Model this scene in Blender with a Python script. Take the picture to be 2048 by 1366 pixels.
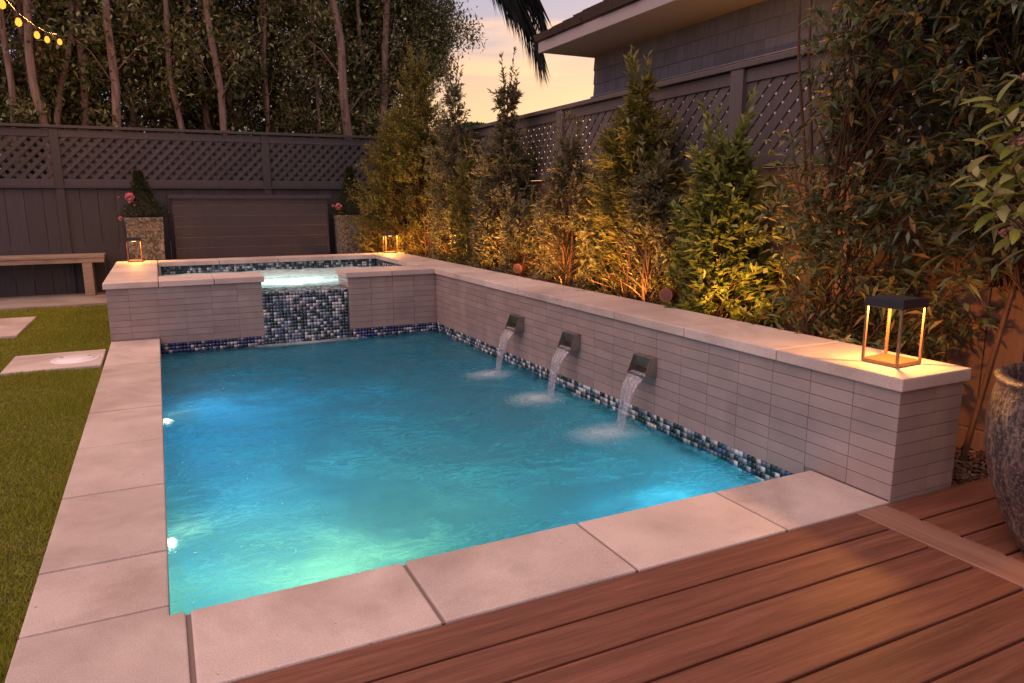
import bpy, bmesh, math, random
import numpy as np
from mathutils import Vector, Matrix
random.seed(7); RNG = np.random.default_rng(7)
R = math.radians
for o in list(bpy.data.objects): bpy.data.objects.remove(o)
SC = bpy.context.scene
COL = SC.collection

# ------------------------------------------------------------------ camera
def cam_axes(yaw, pitch, roll):
    y, p, r = R(yaw), R(pitch), R(roll)
    fw = Vector((math.sin(y)*math.cos(p), math.cos(y)*math.cos(p), math.sin(p)))
    rt = Vector((math.cos(y), -math.sin(y), 0)); up = rt.cross(fw)
    return rt*math.cos(r)+up*math.sin(r), up*math.cos(r)-rt*math.sin(r), fw
cd = bpy.data.cameras.new('camera'); cam = bpy.data.objects.new('camera', cd); COL.objects.link(cam)
rt, up, fw = cam_axes(25.9007, -11.0219, -0.1984)
cam.matrix_world = Matrix.Translation((0.0638, -2.0515, 1.1227)) @ Matrix((rt, up, -fw)).transposed().to_4x4()
cd.sensor_width = 36; cd.lens = 1440.68/2048*36; cd.clip_start = 0.05; cd.clip_end = 500
SC.camera = cam

# ------------------------------------------------------------------ render settings
SC.render.engine = 'CYCLES'
SC.cycles.use_denoising = True
SC.cycles.max_bounces = 8; SC.cycles.transparent_max_bounces = 24; SC.cycles.transmission_bounces = 8
SC.cycles.diffuse_bounces = 3; SC.cycles.glossy_bounces = 3; SC.cycles.volume_bounces = 1
SC.cycles.caustics_reflective = False; SC.cycles.caustics_refractive = False
SC.cycles.sample_clamp_indirect = 4
SC.view_settings.view_transform = 'Standard'; SC.view_settings.look = 'None'
SC.view_settings.gamma = 1; SC.view_settings.use_curve_mapping = False; SC.view_settings.exposure = 0.14

# ------------------------------------------------------------------ node helpers
class NT:
    def __init__(s, nt): s.nt = nt; s.n = nt.nodes; s.l = nt.links
    def add(s, t, **kw):
        n = s.n.new('ShaderNode'+t)
        for k, v in kw.items():
            if k == 'inp':
                for a, b in v.items():
                    if isinstance(b, bpy.types.NodeSocket): s.l.new(b, n.inputs[a])
                    else: n.inputs[a].default_value = b
            else: setattr(n, k, v)
        return n
    def link(s, a, b): s.l.new(a, b)
    def ramp(s, fac, stops, interp='LINEAR'):
        n = s.n.new('ShaderNodeValToRGB'); n.color_ramp.interpolation = interp
        e = n.color_ramp.elements
        while len(e) < len(stops): e.new(0.5)
        for i, (p, c) in enumerate(stops):
            e[i].position = p; e[i].color = (*c, 1) if len(c) == 3 else c
        s.l.new(fac, n.inputs[0]); return n.outputs[0]
    def noise(s, scale, detail=3, rough=.5, vec=None, dist=0):
        n = s.n.new('ShaderNodeTexNoise'); n.inputs['Scale'].default_value = scale
        n.inputs['Detail'].default_value = detail; n.inputs['Roughness'].default_value = rough
        n.inputs['Distortion'].default_value = dist
        if vec is not None: s.l.new(vec, n.inputs['Vector'])
        return n.outputs['Fac']
    def pos(s): return s.n.new('ShaderNodeNewGeometry').outputs['Position']
    def mapv(s, vec, scale=(1, 1, 1), loc=(0, 0, 0), rot=(0, 0, 0)):
        n = s.n.new('ShaderNodeMapping'); s.l.new(vec, n.inputs['Vector'])
        n.inputs['Scale'].default_value = scale; n.inputs['Location'].default_value = loc; n.inputs['Rotation'].default_value = rot
        return n.outputs[0]
    def math(s, op, a, b=None, c=None, clamp=False):
        n = s.n.new('ShaderNodeMath'); n.operation = op; n.use_clamp = clamp
        for i, v in enumerate((a, b, c)):
            if v is None: continue
            if isinstance(v, bpy.types.NodeSocket): s.l.new(v, n.inputs[i])
            else: n.inputs[i].default_value = v
        return n.outputs[0]
    def mix(s, fac, a, b, mode='MIX'):
        n = s.n.new('ShaderNodeMix'); n.data_type = 'RGBA'; n.blend_type = mode
        for k, v in ((0, fac), (6, a), (7, b)):
            if isinstance(v, bpy.types.NodeSocket): s.l.new(v, n.inputs[k])
            else: n.inputs[k].default_value = v if k == 0 else (*v, 1)
        return n.outputs[2]
    def bump(s, h, strength=.3, dist=.01, normal=None):
        n = s.n.new('ShaderNodeBump'); n.inputs['Strength'].default_value = strength; n.inputs['Distance'].default_value = dist
        s.l.new(h, n.inputs['Height'])
        if normal is not None: s.l.new(normal, n.inputs['Normal'])
        return n.outputs[0]
def new_mat(name):
    m = bpy.data.materials.new(name); m.use_nodes = True; m.node_tree.nodes.clear()
    t = NT(m.node_tree); out = t.n.new('ShaderNodeOutputMaterial'); return m, t, out
def principled(name, col, rough=.6, bumpf=None, spec=.5, metal=0.0, bstr=.3, bdist=.01, colf=None, roughf=None):
    m, t, out = new_mat(name)
    p = t.n.new('ShaderNodeBsdfPrincipled')
    p.inputs['Base Color'].default_value = (*col, 1); p.inputs['Roughness'].default_value = rough
    p.inputs['Specular IOR Level'].default_value = spec; p.inputs['Metallic'].default_value = metal
    if colf: t.link(colf(t), p.inputs['Base Color'])
    if roughf: t.link(roughf(t), p.inputs['Roughness'])
    if bumpf: t.link(t.bump(bumpf(t), bstr, bdist), p.inputs['Normal'])
    t.link(p.outputs[0], out.inputs[0]); return m

# ------------------------------------------------------------------ world : dusk sky
SUN_EL, SUN_AZ = 4.0, 35.0
W = bpy.data.worlds.new('World'); SC.world = W; W.use_nodes = True; W.node_tree.nodes.clear()
t = NT(W.node_tree)
tc = t.n.new('ShaderNodeTexCoord').outputs['Generated']
sep = t.n.new('ShaderNodeSeparateXYZ'); t.link(tc, sep.inputs[0])
z = sep.outputs['Z']
base = t.ramp(t.math('MULTIPLY', z, 1.0, clamp=True), [(0, (.70, .41, .21)), (.10, (.68, .43, .25)), (.165, (.56, .38, .29)),
        (.215, (.37, .33, .40)), (.29, (.31, .32, .48)), (.6, (.46, .36, .42)), (1, (.52, .36, .38))])
# away from the sunset the low sky is lavender blue
az = t.math('ADD', t.math('MULTIPLY', sep.outputs['X'], .616), t.math('MULTIPLY', sep.outputs['Y'], .788))
side = t.ramp(t.math('MULTIPLY_ADD', az, .5, .5, clamp=True), [(.0, (1, 1, 1)), (.80, (1, 1, 1)), (.925, (.8, .8, .8)), (.968, (0, 0, 0))])
cool = t.ramp(z, [(0, (.36, .33, .50)), (.25, (.38, .36, .56)), (.6, (.46, .36, .42)), (1, (.52, .36, .38))])
sky = t.mix(side, base, cool)
# clouds: long streaks low down, softer bands above
st = t.noise(1.0, 5, .55, t.mapv(tc, (2.2, 2.2, 22), rot=(0.06, .05, 0)), .3)
cl = t.ramp(st, [(.48, (0, 0, 0)), (.60, (1, 1, 1))])
sky = t.mix(t.math('MULTIPLY', cl, .50), sky, (1.0, .56, .30))
nish = t.add('TexSky', sky_type='NISHITA', sun_disc=False, sun_elevation=R(SUN_EL), sun_rotation=R(SUN_AZ), dust_density=2.0)
b1 = t.add('Background', inp={'Color': sky, 'Strength': 1.2})
b2 = t.add('Background', inp={'Color': nish.outputs[0], 'Strength': .012})
ad = t.add('AddShader'); t.link(b1.outputs[0], ad.inputs[0]); t.link(b2.outputs[0], ad.inputs[1])
wo = t.n.new('ShaderNodeOutputWorld'); t.link(ad.outputs[0], wo.inputs[0])

# soft directional dusk glow of the open sky over the lawn
sd = bpy.data.lights.new('sun', 'SUN'); sd.energy = .95; sd.angle = R(40); sd.color = (1, .66, .60)
so = bpy.data.objects.new('sun', sd); COL.objects.link(so)
so.rotation_euler = Vector((-.62, -.22, .78)).to_track_quat('Z', 'Y').to_euler()

# ------------------------------------------------------------------ geometry helpers
def mesh_np(name, V, F):
    """V (N,3) array, F (M,k) int array, all faces k-gons"""
    V = np.asarray(V, dtype=np.float32); F = np.asarray(F, dtype=np.int32)
    me = bpy.data.meshes.new(name); k = F.shape[1]; M = len(F)
    me.vertices.add(len(V)); me.vertices.foreach_set('co', V.ravel())
    me.loops.add(M*k); me.loops.foreach_set('vertex_index', F.ravel())
    me.polygons.add(M); me.polygons.foreach_set('loop_start', np.arange(0, M*k, k, dtype=np.int32))
    try: me.polygons.foreach_set('loop_total', np.full(M, k, dtype=np.int32))
    except Exception: pass
    me.update(calc_edges=True); me.validate(); return me
def link(name, me, mat=None, parent=None, loc=None):
    o = bpy.data.objects.new(name, me); COL.objects.link(o)
    if mat is not None and me is not None and hasattr(me, 'materials') and len(me.materials) == 0: me.materials.append(mat)
    if parent is not None:
        o.parent = parent; pl = Vector(parent.get('_w', (0, 0, 0)))
        o.location = (Vector(loc) if loc is not None else Vector((0, 0, 0))) - pl
        if parent.get('_w') is not None or loc is not None: o['_w'] = tuple(Vector(loc) if loc is not None else Vector((0, 0, 0)))
        else: o['_w'] = (0, 0, 0)
    else:
        if loc is not None: o.location = loc
        o['_w'] = tuple(o.location)
    return o
def tag(o, label=None, cat=None, group=None, kind=None):
    if label: o['label'] = label
    if cat: o['category'] = cat
    if group: o['group'] = group
    if kind: o['kind'] = kind
    return o
def thing(name, label, cat, loc=(0, 0, 0), group=None):
    o = bpy.data.objects.new(name, None); COL.objects.link(o); o.location = loc; o['_w'] = tuple(loc)
    o.empty_display_size = .1
    return tag(o, label, cat, group)
def struct(name, loc=(0, 0, 0)):
    o = bpy.data.objects.new(name, None); COL.objects.link(o); o.location = loc; o['_w'] = tuple(loc); o.empty_display_size = .1
    return tag(o, kind='structure')
class MB:
    def __init__(s): s.v = []; s.f = []
    def box(s, x0, x1, y0, y1, z0, z1, M=None):
        b = len(s.v)
        P = [(x0, y0, z0), (x1, y0, z0), (x1, y1, z0), (x0, y1, z0), (x0, y0, z1), (x1, y0, z1), (x1, y1, z1), (x0, y1, z1)]
        if M is not None: P = [tuple(M @ Vector(p)) for p in P]
        s.v += P
        s.f += [tuple(b+i for i in q) for q in ((0, 3, 2, 1), (4, 5, 6, 7), (0, 1, 5, 4), (1, 2, 6, 5), (2, 3, 7, 6), (3, 0, 4, 7))]
        return s
    def hexa(s, P):
        b = len(s.v); s.v += [tuple(p) for p in P]
        s.f += [tuple(b+i for i in q) for q in ((0, 3, 2, 1), (4, 5, 6, 7), (0, 1, 5, 4), (1, 2, 6, 5), (2, 3, 7, 6), (3, 0, 4, 7))]
        return s
    def tube(s, pts, rad, n=6, cap=True):
        pts = [Vector(p) for p in pts]
        if not hasattr(rad, '__len__'): rad = [rad]*len(pts)
        b = len(s.v); d0 = (pts[1]-pts[0]).normalized()
        u = d0.orthogonal().normalized()
        for i, p in enumerate(pts):
            d = (pts[min(i+1, len(pts)-1)]-pts[max(i-1, 0)]).normalized()
            u = (u-d*u.dot(d)).normalized(); w = d.cross(u)
            for k in range(n):
                a = 2*math.pi*k/n; s.v.append(tuple(p+(u*math.cos(a)+w*math.sin(a))*rad[i]))
        for i in range(len(pts)-1):
            for k in range(n):
                a0 = b+i*n+k; a1 = b+i*n+(k+1) % n
                s.f.append((a0, a1, a1+n, a0+n))
        if cap:
            s.f.append(tuple(b+k for k in range(n))[::-1]); s.f.append(tuple(b+(len(pts)-1)*n+k for k in range(n)))
        return s
    def lathe(s, prof, cx, cy, n=32, jit=0, zo=0):
        b = len(s.v)
        for r, zz in prof:
            for k in range(n):
                a = 2*math.pi*k/n; rr = r*(1+jit*random.uniform(-1, 1)); s.v.append((cx+rr*math.cos(a), cy+rr*math.sin(a), zz+zo))
        for i in range(len(prof)-1):
            for k in range(n):
                a0 = b+i*n+k; a1 = b+i*n+(k+1) % n; s.f.append((a0, a1, a1+n, a0+n))
        return s
    def mesh(s, name, bevel=0, seg=2, smooth=False):
        me = bpy.data.meshes.new(name); me.from_pydata(s.v, [], s.f)
        if bevel:
            bm = bmesh.new(); bm.from_mesh(me)
            bmesh.ops.bevel(bm, geom=bm.edges[:], offset=bevel, segments=seg, affect='EDGES', profile=.6, clamp_overlap=True)
            bm.to_mesh(me); bm.free()
        if smooth: me.polygons.foreach_set('use_smooth', [True]*len(me.polygons))
        me.update(); return me
    def build(s, name, mat, parent=None, bevel=0, seg=2, smooth=False, loc=None):
        if loc is not None:
            s.v = [tuple(Vector(p)-Vector(loc)) for p in s.v]
        elif parent is not None: pass
        return link(name, s.mesh(name, bevel, seg, smooth), mat, parent, loc)
def bx(name, mat, parent, x0, x1, y0, y1, z0, z1, bevel=0, seg=2):
    """a box object whose origin is its own centre"""
    c = ((x0+x1)/2, (y0+y1)/2, (z0+z1)/2)
    return MB().box(x0, x1, y0, y1, z0, z1).build(name, mat, parent, bevel, seg, loc=c)

# ------------------------------------------------------------------ dimensions
L, XR, H, TC, OV = 4.612, 2.471, .482, .052, .018    # pool length, wall face, cap top, cap thickness, overhang
WC, FR, WT, D = .36, .370, .366, 2.42                 # coping width, wall near end, wall thickness, spa depth
WL = -.135                                            # pool water level
SWL = .345                                            # spa water level
LIP = .333; CX0, CX1 = .845, 1.609                    # spill lip and channel
FX, FY = 3.48, 8.50                                   # right fence plane, back fence plane

# ------------------------------------------------------------------ materials
def conc_col(c1, c2, c3, sc=3.0):
    def f(t):
        p = t.pos(); oi = t.n.new('ShaderNodeObjectInfo').outputs['Random']
        a = t.ramp(t.noise(sc, 6, .6, p), [(.3, c1), (.55, c2), (.75, c3)])
        fine = t.noise(220, 2, .6, p)
        a = t.mix(.35, a, t.ramp(fine, [(.3, (.25, .25, .25)), (.7, (.75, .75, .75))]), 'OVERLAY')
        v = t.math('MULTIPLY_ADD', oi, .20, .90)
        hs = t.add('HueSaturation', inp={'Color': a, 'Value': v})
        stn = t.ramp(t.noise(1.1, 5, .65, p, .8), [(.38, (.80, .76, .74)), (.52, (1, 1, 1)), (.8, (1.06, 1.05, 1.04))]); hs = t.add('Mix', data_type='RGBA', blend_type='MULTIPLY', inp={0: 1.0, 6: hs.outputs[0], 7: stn}); hs_o = hs.outputs[2]
        pit = t.ramp(t.noise(46, 2, .5, p), [(.24, (.45, .42, .4)), (.27, (1, 1, 1))])
        return t.mix(1, hs_o, pit, 'MULTIPLY')
    return f
M_COPING = principled('coping_concrete', (.4, .35, .33), .62, lambda t: t.noise(160, 3, .6, t.pos()), bstr=.25, bdist=.002,
                      colf=conc_col((.50, .42, .39), (.60, .51, .475), (.68, .60, .56)), spec=.35)
M_SLAB = principled('slab_concrete', (.4, .35, .33), .8, lambda t: t.noise(150, 3, .6, t.pos()), bstr=.3, bdist=.002,
                    colf=conc_col((.48, .41, .38), (.56, .48, .45), (.62, .54, .51)), spec=.25)
M_PATH = principled('path_concrete', (.33, .27, .24), .85, lambda t: t.noise(120, 3, .6, t.pos()), bstr=.3, bdist=.003,
                    colf=conc_col((.30, .25, .23), (.36, .31, .28), (.40, .35, .32)), spec=.2)
M_GROUT = principled('grout', (.31, .255, .235), .9)
M_JOINT = principled('joint_mortar', (.22, .17, .15), .9, lambda t: t.noise(200, 2, .5, t.pos()))
def tile_col(t):
    oi = t.n.new('ShaderNodeObjectInfo').outputs['Random']
    a = t.ramp(oi, [(0, (.31, .25, .235)), (.5, (.34, .275, .26)), (1, (.37, .30, .285))])
    p = t.mapv(t.pos(), (1, 1, 1))
    stk = t.ramp(t.noise(1, 3, .6, t.mapv(t.pos(), (3.2, 3.2, .5))), [(.56, (0, 0, 0)), (.72, (.5, .5, .5))]); a = t.mix(stk, a, (.44, .39, .34))
    return t.mix(.30, a, t.ramp(t.noise(5, 4, .6, p), [(.3, (.3, .3, .3)), (.7, (.7, .7, .7))]), 'OVERLAY')
M_TILE = principled('taupe_tile', (.27, .24, .23), .34, lambda t: t.noise(1, 4, .65, t.mapv(t.pos(), (60, 60, 420))), bstr=.35, bdist=.002,
                    colf=tile_col, spec=.5)
def mosaic_col(blue):
    def f(t):
        r = t.n.new('ShaderNodeNewGeometry').outputs['Random Per Island']
        st = [(0, (.012, .042, .052)), (.16, (.012, .062, .066)), (.28, (.03, .07, .10)), (.38, (.014, .024, .036)), (.44, (.12, .18, .24)), (.56, (.05, .11, .24)),
              (.64, (.26, .30, .36)), (.76, (.60, .60, .57)), (.86, (.62, .72, .78)), (.93, (.32, .44, .54))]
        if blue: st = [(0, (.010, .022, .09)), (.2, (.02, .04, .17)), (.38, (.04, .06, .24)), (.5, (.02, .05, .06)), (.6, (.12, .13, .26)), (.7, (.25, .26, .36)), (.82, (.5, .48, .5)), (.93, (.08, .12, .16))]
        return t.ramp(r, st, 'CONSTANT')
    return f
M_MOS = principled('glass_mosaic', (.1, .1, .1), .10, colf=mosaic_col(False), spec=.6)
M_MOSB = principled('water_lit_mosaic', (.1, .1, .2), .12, colf=mosaic_col(True), spec=.6)  # same mosaic, the water's blue reflection put into its colours
M_MGROUT = principled('mosaic_grout', (.12, .13, .14), .8)
def deck_col(t):
    oi = t.n.new('ShaderNodeObjectInfo').outputs['Random']
    p = t.n.new('ShaderNodeTexCoord').outputs['Object']
    off = t.add('VectorMath', operation='ADD', inp={0: p}); c = t.add('CombineXYZ', inp={0: t.math('MULTIPLY', oi, 37.), 1: t.math('MULTIPLY', oi, 11.)}); t.link(c.outputs[0], off.inputs[1])
    g = t.noise(1, 5, .62, t.mapv(off.outputs[0], (1.6, 30, 30)), .4)
    a = t.ramp(g, [(.26, (.110, .041, .026)), (.47, (.165, .064, .040)), (.62, (.215, .088, .055)), (.82, (.28, .125, .082))])
    g2 = t.noise(1, 3, .6, t.mapv(off.outputs[0], (6, 160, 160)))
    a = t.mix(.28, a, t.ramp(g2, [(.35, (.25, .25, .25)), (.65, (.75, .75, .75))]), 'OVERLAY')
    return t.add('HueSaturation', inp={'Color': a, 'Value': t.math('MULTIPLY_ADD', oi, .22, .9)}).outputs[0]
M_DECK = principled('deck_composite', (.25, .11, .07), .52, lambda t: t.noise(1, 4, .6, t.mapv(t.n.new('ShaderNodeTexCoord').outputs['Object'], (6, 180, 180))), bstr=.3, bdist=.003, colf=deck_col, spec=.35)
M_UNDER = principled('deck_under', (.02, .015, .012), .9)
def paint_col(c, d):
    def f(t):
        oi = t.n.new('ShaderNodeObjectInfo').outputs['Random']
        p = t.pos()
        a = t.mix(t.noise(2.2, 5, .6, p), c, d)
        w = t.noise(1, 4, .6, t.mapv(p, (70, 70, 4)))
        a = t.mix(.3, a, t.ramp(w, [(.35, (.32, .32, .32)), (.65, (.68, .68, .68))]), 'OVERLAY')
        return t.add('HueSaturation', inp={'Color': a, 'Value': t.math('MULTIPLY_ADD', oi, .24, .88)}).outputs[0]
    return f
woodb = lambda t: t.noise(1, 4, .6, t.mapv(t.pos(), (90, 90, 6)))
M_FENCE = principled('fence_paint', (.1, .08, .08), .7, woodb, bstr=.4, bdist=.004, colf=paint_col((.054, .050, .056), (.075, .070, .077)), spec=.3)
M_FENCER = principled('fence_stain', (.15, .12, .1), .7, woodb, bstr=.4, bdist=.004, colf=paint_col((.085, .074, .076), (.12, .104, .104)), spec=.3)
M_FENCELOW = principled('fence_board_tan', (.3, .2, .14), .75, woodb, bstr=.5, bdist=.004, colf=paint_col((.20, .105, .07), (.27, .15, .10)), spec=.25)
M_SCREEN = principled('screen_boards', (.08, .07, .07), .7, lambda t: t.noise(1, 4, .6, t.mapv(t.pos(), (6, 90, 90))), bstr=.4, bdist=.003, colf=paint_col((.058, .052, .058), (.078, .070, .078)), spec=.3)
M_BENCH = principled('bench_wood', (.3, .24, .2), .7, lambda t: t.noise(1, 4, .6, t.mapv(t.pos(), (8, 70, 70))), bstr=.5, bdist=.004,
                     colf=lambda t: t.ramp(t.noise(1, 4, .6, t.mapv(t.pos(), (5, 50, 50))), [(.3, (.24, .17, .13)), (.6, (.36, .28, .22)), (.8, (.43, .34, .28))]), spec=.25)
M_SHING = principled('wall_shingle', (.12, .12, .13), .75, lambda t: t.noise(1, 4, .6, t.mapv(t.pos(), (60, 60, 5))), bstr=.5, bdist=.004, colf=paint_col((.140, .155, .20), (.19, .21, .26)), spec=.25)
M_PALE = principled('pale_siding', (.5, .48, .5), .7)  # pale paint put in so the lattice gaps look sky-lit
M_SOFFIT = principled('soffit_paint', (.45, .38, .3), .7, lambda t: t.noise(4, 3, .5, t.pos()), bstr=.1)
M_FASCIA = principled('fascia_paint', (.42, .38, .38), .5, lambda t: t.noise(30, 3, .5, t.pos()), bstr=.1)
M_SHAKE = principled('roof_shake', (.08, .06, .055), .85, lambda t: t.noise(1, 4, .6, t.mapv(t.pos(), (20, 90, 20))), bstr=.7, bdist=.01, colf=paint_col((.07, .05, .045), (.13, .10, .09)), spec=.2)
M_BLACK = principled('black_metal', (.018, .016, .02), .42, spec=.5)
M_BRONZE = principled('bronze_metal', (.20, .12, .07), .45, lambda t: t.noise(60, 3, .5, t.pos()), bstr=.15, metal=.2, bdist=.002)
M_STEEL = principled('spout_metal', (.30, .28, .25), .36, lambda t: t.noise(80, 3, .5, t.pos()), bstr=.15, metal=.8, bdist=.002,
                     colf=lambda t: t.ramp(t.noise(12, 4, .6, t.pos()), [(.3, (.20, .17, .14)), (.7, (.38, .37, .33))]))
M_COPPER = principled('copper_housing', (.34, .11, .06), .5, lambda t: t.noise(90, 2, .5, t.pos()), bstr=.2, metal=.35, bdist=.002)
M_WHITE = principled('white_plastic', (.88, .86, .90), .35)
M_SCREW = principled('lid_dark', (.05, .05, .05), .5)
M_PLASTER = principled('pool_plaster', (.22, .42, .5), .6,
                       colf=lambda t: t.ramp(t.noise(2.2, 5, .62, t.pos(), 1.2), [(.25, (.12, .30, .48)), (.5, (.34, .55, .62)), (.72, (.62, .74, .70))]))
M_PLASTERW = principled('spa_plaster', (.7, .8, .75), .6)
M_SOIL = principled('soil', (.05, .03, .02), .95, lambda t: t.noise(60, 4, .6, t.pos()), bstr=.8, bdist=.02,
                    colf=lambda t: t.ramp(t.noise(30, 4, .6, t.pos()), [(.3, (.03, .018, .012)), (.7, (.10, .055, .035))]))
M_MULCH = principled('mulch', (.1, .05, .03), .9, colf=lambda t: t.ramp(t.n.new('ShaderNodeNewGeometry').outputs['Random Per Island'], [(0, (.06, .03, .018)), (.6, (.14, .07, .04)), (1, (.26, .15, .09))]))
M_HOSE = principled('hose_red', (.28, .07, .04), .5)
M_EARTH = principled('earth', (.05, .045, .02), .95, colf=lambda t: t.ramp(t.noise(3, 5, .6, t.pos()), [(.3, (.03, .03, .012)), (.7, (.06, .06, .02))]))
M_LAWN = principled('turf_base', (.05, .06, .012), .9, lambda t: t.noise(120, 4, .7, t.pos()), bstr=1, bdist=.02,
                    colf=lambda t: t.ramp(t.noise(14, 6, .7, t.pos()), [(.3, (.07, .075, .012)), (.55, (.13, .13, .02)), (.75, (.19, .16, .035))]))
def glaze_col(t):
    p = t.n.new('ShaderNodeTexCoord').outputs['Object']
    v = t.add('TexVoronoi', inp={'Scale': 44., 'Vector': t.mapv(p, (1, 1, .55))}).outputs['Distance']
    a = t.noise(20, 6, .75, t.mapv(p, (1, 1, .35)), .6); b = t.noise(90, 4, .7, p)
    c = t.ramp(a, [(.36, (.03, .018, .022)), (.52, (.07, .040, .045)), (.60, (.20, .15, .12)), (.74, (.42, .34, .27))])
    c = t.mix(t.ramp(b, [(.48, (0, 0, 0)), (.66, (.8, .8, .8))]), c, (.28, .24, .21))
    return t.mix(t.ramp(v, [(.18, (1, 1, 1)), (.38, (0, 0, 0))]), c, (.035, .025, .03))
M_GLAZE = principled('crackled_glaze', (.1, .08, .08), .30, lambda t: t.noise(32, 5, .75, t.n.new('ShaderNodeTexCoord').outputs['Object']), bstr=1.0, bdist=.012, colf=glaze_col, spec=.6)
def lichen(t):
    p = t.pos(); a = t.noise(38, 5, .75, p)
    c = t.ramp(a, [(.34, (.04, .03, .03)), (.47, (.12, .10, .085)), (.56, (.25, .22, .19)), (.7, (.42, .38, .33))])
    return t.mix(t.ramp(t.noise(7, 3, .6, p), [(.5, (0, 0, 0)), (.7, (.6, .6, .6))]), c, (.05, .075, .04))
M_PLANTER = principled('weathered_stone', (.2, .17, .15), .85, lambda t: t.noise(60, 5, .75, t.pos()), bstr=.8, bdist=.008, colf=lichen, spec=.3)
def bark_mat(name, a, b):
    return principled(name, a, .85, lambda t: t.noise(1, 5, .7, t.mapv(t.pos(), (40, 40, 9))), bstr=.8, bdist=.01,
                      colf=lambda t: t.ramp(t.noise(1, 5, .65, t.mapv(t.pos(), (26, 26, 4))), [(.3, a), (.7, b)]), spec=.2)
M_BARK = bark_mat('bark_pink', (.13, .085, .07), (.36, .25, .20))
M_TWIG = bark_mat('twig_bark', (.06, .032, .02), (.15, .075, .045))
def leaf_mat(name, cols, rough=.45, trans=.35, spec=.4):
    m, t, out = new_mat(name)
    r = t.n.new('ShaderNodeNewGeometry').outputs['Random Per Island']
    n = len(cols); c = t.ramp(r, [(i/max(1, n-1), k) for i, k in enumerate(cols)])
    p = t.add('BsdfPrincipled', inp={'Base Color': c, 'Roughness': rough, 'Specular IOR Level': spec})
    tr = t.add('BsdfTranslucent', inp={'Color': c})
    mx = t.add('MixShader', inp={0: trans}); t.link(p.outputs[0], mx.inputs[1]); t.link(tr.outputs[0], mx.inputs[2])
    t.link(mx.outputs[0], out.inputs[0]); return m
def oleaf_mat(name, cols, trans=.35):
    m, t, out = new_mat(name)
    r = t.n.new('ShaderNodeObjectInfo').outputs['Random']
    n = len(cols); c = t.ramp(r, [(i/max(1, n-1), k) for i, k in enumerate(cols)])
    tcx = t.n.new('ShaderNodeTexCoord').outputs['Object']; sp = t.n.new('ShaderNodeSeparateXYZ'); t.link(tcx, sp.inputs[0])
    vein = t.ramp(t.math('ABSOLUTE', sp.outputs['X']), [(.0, (1.5, 1.5, 1.2)), (.03, (1, 1, 1))])
    c = t.mix(1, c, vein, 'MULTIPLY')
    p = t.add('BsdfPrincipled', inp={'Base Color': c, 'Roughness': .38, 'Specular IOR Level': .5})
    tr = t.add('BsdfTranslucent', inp={'Color': c})
    mx = t.add('MixShader', inp={0: trans}); t.link(p.outputs[0], mx.inputs[1]); t.link(tr.outputs[0], mx.inputs[2])
    t.link(mx.outputs[0], out.inputs[0]); return m
M_LTREE = leaf_mat('ficus_leaf', [(.05, .07, .025), (.12, .15, .05), (.20, .12, .09), (.24, .26, .10), (.42, .44, .20)], .32, .40)
M_LHEDGE = leaf_mat('podocarpus_leaf', [(.09, .10, .025), (.20, .19, .045), (.38, .31, .08), (.14, .15, .04)], .38, .36)
M_LFLW = leaf_mat('flowering_leaf', [(.09, .10, .05), (.20, .19, .10), (.38, .32, .19), (.10, .12, .06)], .38, .36)
M_LBRI = leaf_mat('bright_leaf', [(.10, .14, .035), (.21, .26, .06), (.36, .36, .10), (.11, .14, .04)], .35, .4)
M_LWILD = leaf_mat('willow_leaf', [(.05, .075, .035), (.09, .125, .05), (.17, .20, .09), (.34, .20, .045), (.06, .10, .055), (.24, .28, .17)], .38, .35)
M_LCONE = leaf_mat('topiary_leaf', [(.025, .045, .012), (.05, .07, .02), (.08, .09, .03)], .45, .3)
M_GRASS = leaf_mat('turf_blade', [(.18, .22, .016), (.27, .31, .026), (.36, .37, .045), (.40, .31, .08)], .6, .35, .2)
M_OLEAF = oleaf_mat('viburnum_leaf', [(.12, .15, .025), (.20, .22, .05), (.34, .33, .18), (.15, .18, .03), (.24, .24, .05)])
M_OLEAFW = oleaf_mat('wild_leaf', [(.10, .15, .07), (.17, .24, .14), (.32, .39, .29), (.46, .29, .05), (.12, .19, .10), (.24, .31, .21)])
M_PALM = leaf_mat('palm_leaflet', [(.02, .028, .022), (.035, .042, .03)], .5, .15)
M_FAR = leaf_mat('far_leaf', [(.05, .09, .03), (.08, .13, .04)], .6, .2)
M_BLOSSOM = leaf_mat('blossom', [(.55, .30, .22), (.62, .38, .30), (.45, .26, .18)], .6, .3)
M_PINK = leaf_mat('pink_petal', [(.85, .30, .36), (.92, .48, .52), (.80, .24, .30)], .5, .45)
M_BUDS = leaf_mat('flower_buds', [(.55, .25, .22), (.65, .36, .32), (.45, .15, .14)], .5, .2)

def emis(name, col, s):
    m, t, out = new_mat(name); e = t.add('Emission', inp={'Color': (*col, 1), 'Strength': s}); t.link(e.outputs[0], out.inputs[0]); return m

# ------------------------------------------------------------------ ground
g = tag(MB().box(-60, 60, -30, 90, -.6, -.115).build('ground', M_EARTH), kind='structure')
# hole for the pool: the ground is built as a frame of four sheets instead
bpy.data.objects.remove(g)
gb = MB()
for a in ((-60, -.42, -30, 90), (XR+.38, 60, -30, 90), (-.42, XR+.38, -30, -.38), (-.42, XR+.38, L+D+.02, 90)): gb.box(*a, -1.6, -.115)
tag(gb.build('ground', M_EARTH), kind='structure')
tag(MB().box(-7.5, -WC-.004, -3.2, 7.30, -.113, -.028).build('lawn', M_LAWN), kind='structure')

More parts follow.
